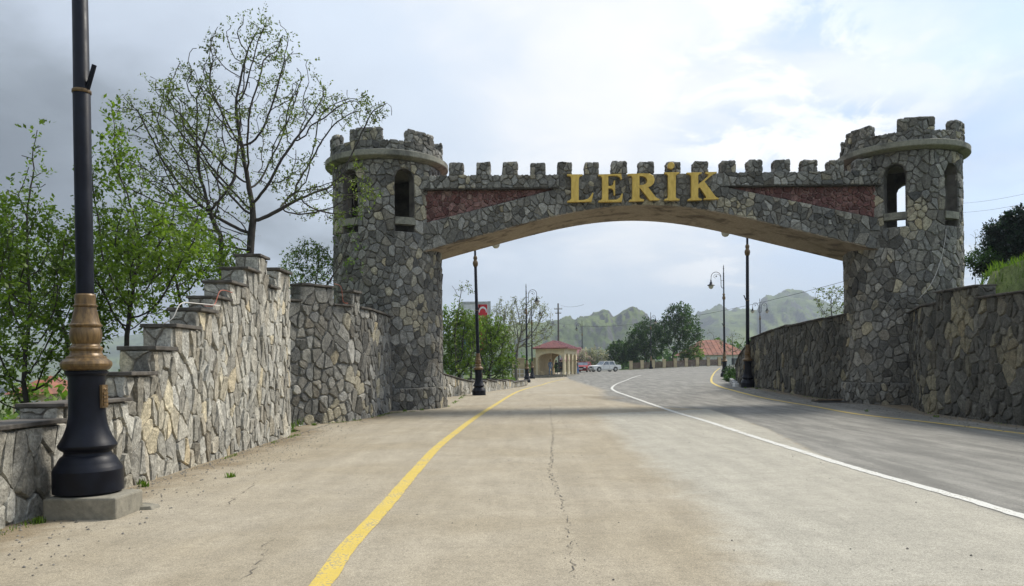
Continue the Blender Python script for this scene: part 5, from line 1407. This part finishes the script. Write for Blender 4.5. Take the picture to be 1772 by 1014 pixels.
person(7.9, 90.5, gz(7.9, 90.5), 1.2, 'cloth_grey', 'cloth_bright_blue', 'person in blue trousers walking seen through the side arches', 1.7, .3)

# ------------------------------------------------------------------ cars
def car(label, paint_, x, y, ang, hatch=False):
    t = empty('parked_car', (x, y, gz(x, y) + .005), ang); tag(t, label, 'car')
    L = 4.1 if not hatch else 3.9; Wc = 1.62; hw = Wc / 2
    # local: +x is the front
    f = L / 2; wb = 1.2; wr = .31
    def arc_(cx_): return [(cx_ + .36 * math.cos(a), .31 + .36 * math.sin(a)) for a in np.linspace(math.pi * .03, math.pi * .97, 9)]
    low = [(f - .03, .3)] + [(q[0], q[1]) for q in arc_(wb + .08)] + arc_(-wb) + [(-f + .03, .32), (-f, .5), (-f + .02, .80), (-f + .1, .88)]
    if hatch: up = [(-f + .25, .92), (.75, .9), (f - .08, .78), (f, .66), (f, .42)]
    else: up = [(-f + .85, .90), (.72, .90), (f - .1, .80), (f, .76), (f, .42)]
    prof = low + up
    c = MB(); n = len(prof)
    for yy, k_ in ((-hw, 1), (-hw + .05, 1.), (hw - .05, 1.), (hw, 1)): pass
    A = [(p[0], -hw, p[1]) for p in prof]; B = [(p[0], hw, p[1]) for p in prof]
    tri = tessellate_polygon([[Vector((p[0], p[1], 0)) for p in prof]])
    c.add(A + B, [(i, (i + 1) % n, n + (i + 1) % n, n + i) for i in range(n)] + [tuple(q) for q in tri] + [tuple(i + n for i in q[::-1]) for q in tri])
    c.box((-f + .25, -hw + .12, .2), (f - .2, hw - .12, .5))
    body = c.build('body', M[paint_], t, bevel=.0)
    import bmesh
    bm = bmesh.new(); bm.from_mesh(body.data); bmesh.ops.recalc_face_normals(bm, faces=bm.faces); bm.to_mesh(body.data); bm.free()
    b_ = body.modifiers.new('bevel', 'BEVEL'); b_.width = .04; b_.segments = 3; b_.angle_limit = R(50)
    # cabin: glass house, pillars and roof
    if hatch: g0 = [(-f + .22, .915), (.78, .91), (.18, 1.33), (-1.35, 1.35)]
    else: g0 = [(-f + .85, .905), (.76, .905), (.30, 1.36), (-1.05, 1.36)]
    tpr = .13
    def yv(z): return hw - .03 - tpr * (z - .9) / .45
    c = MB(); A = [(p[0], -yv(p[1]), p[1]) for p in g0]; B = [(p[0], yv(p[1]), p[1]) for p in g0]
    c.add(A + B, [(0, 1, 5, 4), (1, 2, 6, 5), (2, 3, 7, 6), (3, 0, 4, 7), (0, 3, 2, 1), (4, 5, 6, 7)])
    c.build('glass_house', M['car_glass_light'], t)
    c = MB(); rz_ = g0[2][1]
    c.box((g0[3][0] - .03, -yv(rz_) - .01, rz_ - .012), (g0[2][0] + .03, yv(rz_) + .01, rz_ + .045)); 
    roof_ = c.build('roof', M[paint_], t, bevel=.03)
    c = MB()
    for sg in (-1, 1):
        for (xb, xt) in ((g0[1][0], g0[2][0]), (g0[0][0], g0[3][0]), (-.25, -.27), (-1.12 if not hatch else -1.2, -.95 if not hatch else -1.1)):
            c.tube([(xb, sg * yv(.9), .9), (xt, sg * yv(rz_), rz_)], .035, 6)
    c.build('pillar', M[paint_], roof_)
    for cx_ in (wb + .08, -wb):
        for sg in (-1, 1):
            c = MB(); c.lathe([(.18, -.09), (wr - .02, -.09), (wr, -.06), (wr, .06), (wr - .02, .09), (.18, .09)], 20)
            c.v = [(a + cx_, z_ * 1. + sg * (hw - .1), b + wr) for a, b, z_ in c.v]; wh = c.build('wheel', M['rubber'], t, smooth=40)
            c = MB(); c.lathe([(.02, -.1), (.17, -.095), (.19, -.06), (.19, .06), (.17, .095), (.02, .1)], 16)
            c.v = [(a + cx_, z_ * 1.05 + sg * (hw - .1), b + wr) for a, b, z_ in c.v]; c.build('rim', M['chrome'], wh, smooth=40)
    c = MB(); c.box((f - .02, -hw + .02, .36), (f + .09, hw - .02, .5)); c.build('bumper', M['chrome' if not hatch else 'black_plastic'], t, bevel=.02)
    c = MB(); c.box((-f - .09, -hw + .02, .38), (-f + .02, hw - .02, .52)); c.build('bumper', M['chrome' if not hatch else 'black_plastic'], t, bevel=.02)
    c = MB(); c.box((f - .01, -hw + .08, .54), (f + .015, hw - .08, .73)); g_ = c.build('grille', M['black_plastic'], t)
    for sg in (-1, 1):
        c = MB(); c.box((f + .005, sg * (hw - .27) - .15, .56), (f + .035, sg * (hw - .27) + .15, .71)); c.build('headlight', M['headlight'], t, bevel=.01)
        c = MB(); c.box((-f - .02, sg * (hw - .25) - .15, .58), (-f + .01, sg * (hw - .25) + .15, .76)); c.build('tail_light', M['tail_red'], t)
        c = MB(); c.box((.55, sg * (hw + .06) - .06, .92), (.63, sg * (hw + .06) + .06, 1.02)); c.build('mirror', M['black_plastic'], t, bevel=.01)
        c = MB(); c.box((-.1, sg * (hw + .004) - .008, .76), (.02, sg * (hw + .004) + .008, .785)); c.build('door_handle', M['chrome'], t)
        c = MB()
        for xx in (-.26, .62, -1.05): c.box((xx - .006, sg * (hw + .0005) - .003, .34), (xx + .006, sg * (hw + .0005) + .003, .88))
        c.build('door_gap', M['black_plastic'], t)
    c = MB(); c.box((f + .09, -.26, .38), (f + .098, .26, .49)); c.build('number_plate', M['white_paint'], t)
    return t
car('white old saloon car parked in front of the low dark tree', 'white_paint', 12.2, 99, R(180 + 24))
car('red old hatchback car parked next to the bus shelter, facing the camera', 'red_paint', 9.6, 101, R(270 - 16), True)

# ------------------------------------------------------------------ houses, fences, board and poles in the distance
def house(label, px0, px1, D, zb_h, wall_h, roof_h, wallm, roofm, depth=9, wins=(), ang=0, over=.5, roof_run=None):
    p0 = at(px0, 640, D); p1 = at(px1, 640, D); L = p1.x - p0.x; t = empty('house', (p0.x, D, zb_h), ang); tag(t, label, 'house')
    c = MB(); c.box((0, 0, -2), (L, depth, wall_h)); c.build('wall', M[wallm], t)
    c = MB(); o_ = over; rr_ = min(depth / 2, L / 3) if roof_run is None else roof_run
    A_, B_, C_, D_ = (-o_, -o_, wall_h), (L + o_, -o_, wall_h), (L + o_, depth + o_, wall_h), (-o_, depth + o_, wall_h); R1, R2 = (rr_, depth / 2, wall_h + roof_h), (L - rr_, depth / 2, wall_h + roof_h)
    for f in ((A_, B_, R2, R1), (B_, C_, R2), (C_, D_, R1, R2), (D_, A_, R1), (A_, D_, C_, B_)): c.face(f)
    rf = c.build('roof', M[roofm], t)
    c = MB()
    for q in range(1, int(L / .8)):
        x = L * q / int(L / .8); k_ = min(1, (x + o_) / (rr_ + o_), (L + o_ - x) / (rr_ + o_)); c.tube([(x, -o_, wall_h + .02), (x, -o_ + (depth / 2 + o_) * k_, wall_h + roof_h * k_ + .02)], .04, 4)
    c.build('roof_seam', M[roofm], rf)
    for (fx, z0, w_, h_) in wins:
        c = MB(); x = fx * L; c.box((x - w_ / 2 - .08, -.05, z0 - .08), (x + w_ / 2 + .08, .02, z0 + h_ + .08)); fr = c.build('window', M['white_plaster'], t)
        c = MB(); c.box((x - w_ / 2, -.07, z0), (x - .04, -.052, z0 + h_)); c.box((x + .04, -.07, z0), (x + w_ / 2, -.052, z0 + h_)); c.build('pane', M['window_glass'], fr)
    return t
house('long house with a rusty red roof and white wall on the right', 1192, 1292, 128, 0, 2.6, 2.7, 'white_plaster', 'roof_rust', 9, [(.55, .9, 1.2, 1.1), (.8, .9, 1.2, 1.1)])
house('low house with purple red roof and yellowish wall behind the red car', 975, 1026, 135, -.6, 2.4, 2.6, 'tan_plaster', 'roof_purple', 8, [(.55, .8, 1.1, 1.1), (.85, .8, 1.1, 1.1)])
house('small grey roofed house showing behind the blossoming bush', 1020, 1052, 170, -1, 3.6, .5, 'white_plaster', 'cap_concrete', 8, [(.4, 1.6, 1.2, 1.1)])
house('distant red roofed house seen through the trees on the far left', 22, 74, 60, -3.2, 2.6, 1.4, 'tan_plaster', 'roof_rust', 6, [(.3, .9, .9, 1.1), (.7, .9, .9, 1.1)])
# fence with stone posts along the far side of the square
P0 = at(1092, 646, 112); P1 = at(1245, 637, 112); nP = 8
t = empty('fence', (P0.x, 112, 0)); tag(t, 'brown fence with pale stone posts below the dark trees', 'fence')
Lf = P1.x - P0.x
for q in range(nP + 1):
    x = Lf * q / nP; zz = gz(P0.x + x, 112)
    c = MB(); c.box((x - .22, -.22, zz - .1), (x + .22, .22, zz + 1.25)); c.box((x - .27, -.27, zz + 1.251), (x + .27, .27, zz + 1.35)); c.build('fence_post', M['fence_post'], t)
    if q < nP:
        z2 = gz(P0.x + Lf * (q + 1) / nP, 112); n_ = 9; Ls = Lf / nP - .46
        for w_ in range(n_):
            xa = x + .23 + Ls * w_ / n_; zz2 = zz + (z2 - zz) * w_ / n_
            c = MB(); c.box((xa + .01, -.03, zz2 + .1), (xa + Ls / n_ - .02, .03, zz2 + 1.02 + .03 * (w_ % 2))); c.build('fence_board', M['fence_wood'], t)
# white railing and yellow gate pillars left of the shelter
t = empty('railing', (at(868, 640, 88).x, 88, gz(1, 88))); tag(t, 'white railing behind the grass left of the bus shelter', 'railing')
LL = at(915, 640, 88).x - at(868, 640, 88).x
for z_ in (.35, .85):
    c = MB(); c.box((0, -.02, z_), (LL, .02, z_ + .07)); c.build('rail', M['white_plaster'], t)
for q in range(7):
    c = MB(); c.box((LL * q / 6 - .05, -.05 + .03, 0), (LL * q / 6 + .05, .05 + .03, 1.0)); c.build('railing_post', M['white_plaster'], t)
for px, w_, lb in ((897, .75, 'left pale stone gate pillar behind the lamp posts'), (932, .6, 'pale stone gate pillar hidden by the twiggy tree')):
    p = at(px, 640, 90); c = MB(); c.box((-w_, -.4, -.2), (w_, .4, 2.1)); c.box((-w_ - .1, -.5, 2.101), (w_ + .1, .5, 2.25)); o = c.build('gate_pillar', M['fence_post']); o.location = (p.x, 90, gz(p.x, 90)); tag(o, lb, 'pillar')
# flag board behind the trees
D = 62; a_ = at(797, 522, D); b_ = at(849, 522, D); zt_ = a_.z; t = empty('flag_board', (a_.x, D, 0)); tag(t, 'steel framed board with a red flag picture above the green trees', 'billboard')
Wb = b_.x - a_.x; c = MB()
c.box((0, -.08, -1), (.18, .08, zt_)); c.box((Wb - .2, -.08, -1), (Wb, .08, zt_)); c.box((.181, -.08, zt_ - .2), (Wb - .201, .08, zt_ - .01)); c.box((.181, -.06, 2.), (Wb - .201, .06, 2.15)); c.build('board_frame', M['steel_grey'], t)
c = MB(); c.box((.19, -.03, 2.16), (Wb - .21, .03, zt_ - .21)); pn = c.build('board_panel', M['board_white'], t)
xr0, xr1 = Wb - 1.02, Wb - .28
c = MB(); c.box((xr0, -.045, 2.4), (xr1, -.032, zt_ - .25)); c.build('red_field', M['flag_red'], pn)
c = MB(); c.box((xr0 - .45, -.045, 2.4), (xr0 - .002, -.032, zt_ - 1.1)); c.build('green_field', M['flag_green'], pn)
c = MB(); c.box((.25, -.045, 2.4), (.9, -.032, zt_ - 1.6)); c.build('blue_field', M['flag_blue'], pn)
# crescent: outer arc minus inner arc
cx_, cz_ = (xr0 + xr1) / 2 + .0, zt_ - .85; c = MB(); n_ = 20; ro, ri_ = .34, .26
oa = [(cx_ + ro * math.cos(a), cz_ + ro * 1.25 * math.sin(a)) for a in np.linspace(-.1, math.pi + .1, n_)]; ia = [(cx_ + ri_ * math.cos(a), cz_ - .05 + ri_ * 1.25 * math.sin(a)) for a in np.linspace(-.1, math.pi + .1, n_)]
for q in range(n_ - 1):
    (x0, z0), (x1, z1), (x2, z2), (x3, z3) = oa[q], oa[q + 1], ia[q + 1], ia[q]
    c.face([(x0, -.05, z0), (x3, -.05, z3), (x2, -.05, z2), (x1, -.05, z1)])
c.build('white_crescent', M['board_white'], pn)
# lattice mast and wires
D = 140; p = at(967, 640, D); zt_ = at(967, 525, D).z; t = empty('utility_pole', (p.x, D, -1)); tag(t, 'thin utility pole with cross arms behind the bus shelter', 'utility pole')
c = MB(); c.tube([(0, 0, 0), (0, 0, zt_ + 1)], [.2, .13], 8); c.build('pole', M['wood_pole'], t)
for z_, w_ in ((zt_ - .1, .75), (zt_ - .9, .55)):
    c = MB(); c.box((-w_, -.06, z_), (w_, .06, z_ + .12)); ca_ = c.build('cross_arm', M['wood_pole'], t)
    for sx in (-.9, -.4, .4, .9):
        c = MB(); c.lathe([(.05, z_ + .12), (.07, z_ + .2), (.03, z_ + .34)], 6, (sx * w_, 0, 0)); c.build('insulator', M['white_plaster'], ca_)
def wire(a, b, sag, label, r_=.018):
    a = Vector(a); b = Vector(b); P = []
    for q in range(25): t_ = q / 24; v = a.lerp(b, t_); v.z -= sag * 4 * t_ * (1 - t_); P.append(v)
    c = MB(); c.tube(P, r_, 4); tag(c.build('power_line', M['wire'], smooth=True), label, 'wire')
wire(at(1000, 565, 130), at(1460, 487, 70), 1.2, 'power line crossing the sky under the arch', .022)
wire(at(970, 528, 140), at(1010, 527, 90), .3, 'short power line leaving the utility pole', .018)
wire(at(1660, 352, 60), at(1900, 300, 40), .3, 'upper power line right of the right tower', .010)
wire(at(1660, 368, 60), at(1900, 318, 40), .3, 'lower power line right of the right tower', .010)
wire(at(967, 560, 140), at(1150, 558, 200), .8, 'faint power line in front of the green hill', .02)

# ------------------------------------------------------------------ haze
c = MB(); c.box((-4200, -420, -60), (4200, 4300, 330))
m = bpy.data.materials.new('haze'); m.use_nodes = True; nt = m.node_tree; nt.nodes.clear()
ou = nt.nodes.new('ShaderNodeOutputMaterial'); vv = nt.nodes.new('ShaderNodeVolumePrincipled')
vv.inputs['Color'].default_value = (.80, .90, 1.0, 1); vv.inputs['Density'].default_value = .00031; vv.inputs['Anisotropy'].default_value = .1
nt.links.new(vv.outputs[0], ou.inputs['Volume'])
tag(c.build('haze', m), 'thin blue haze in the air', kind='stuff')
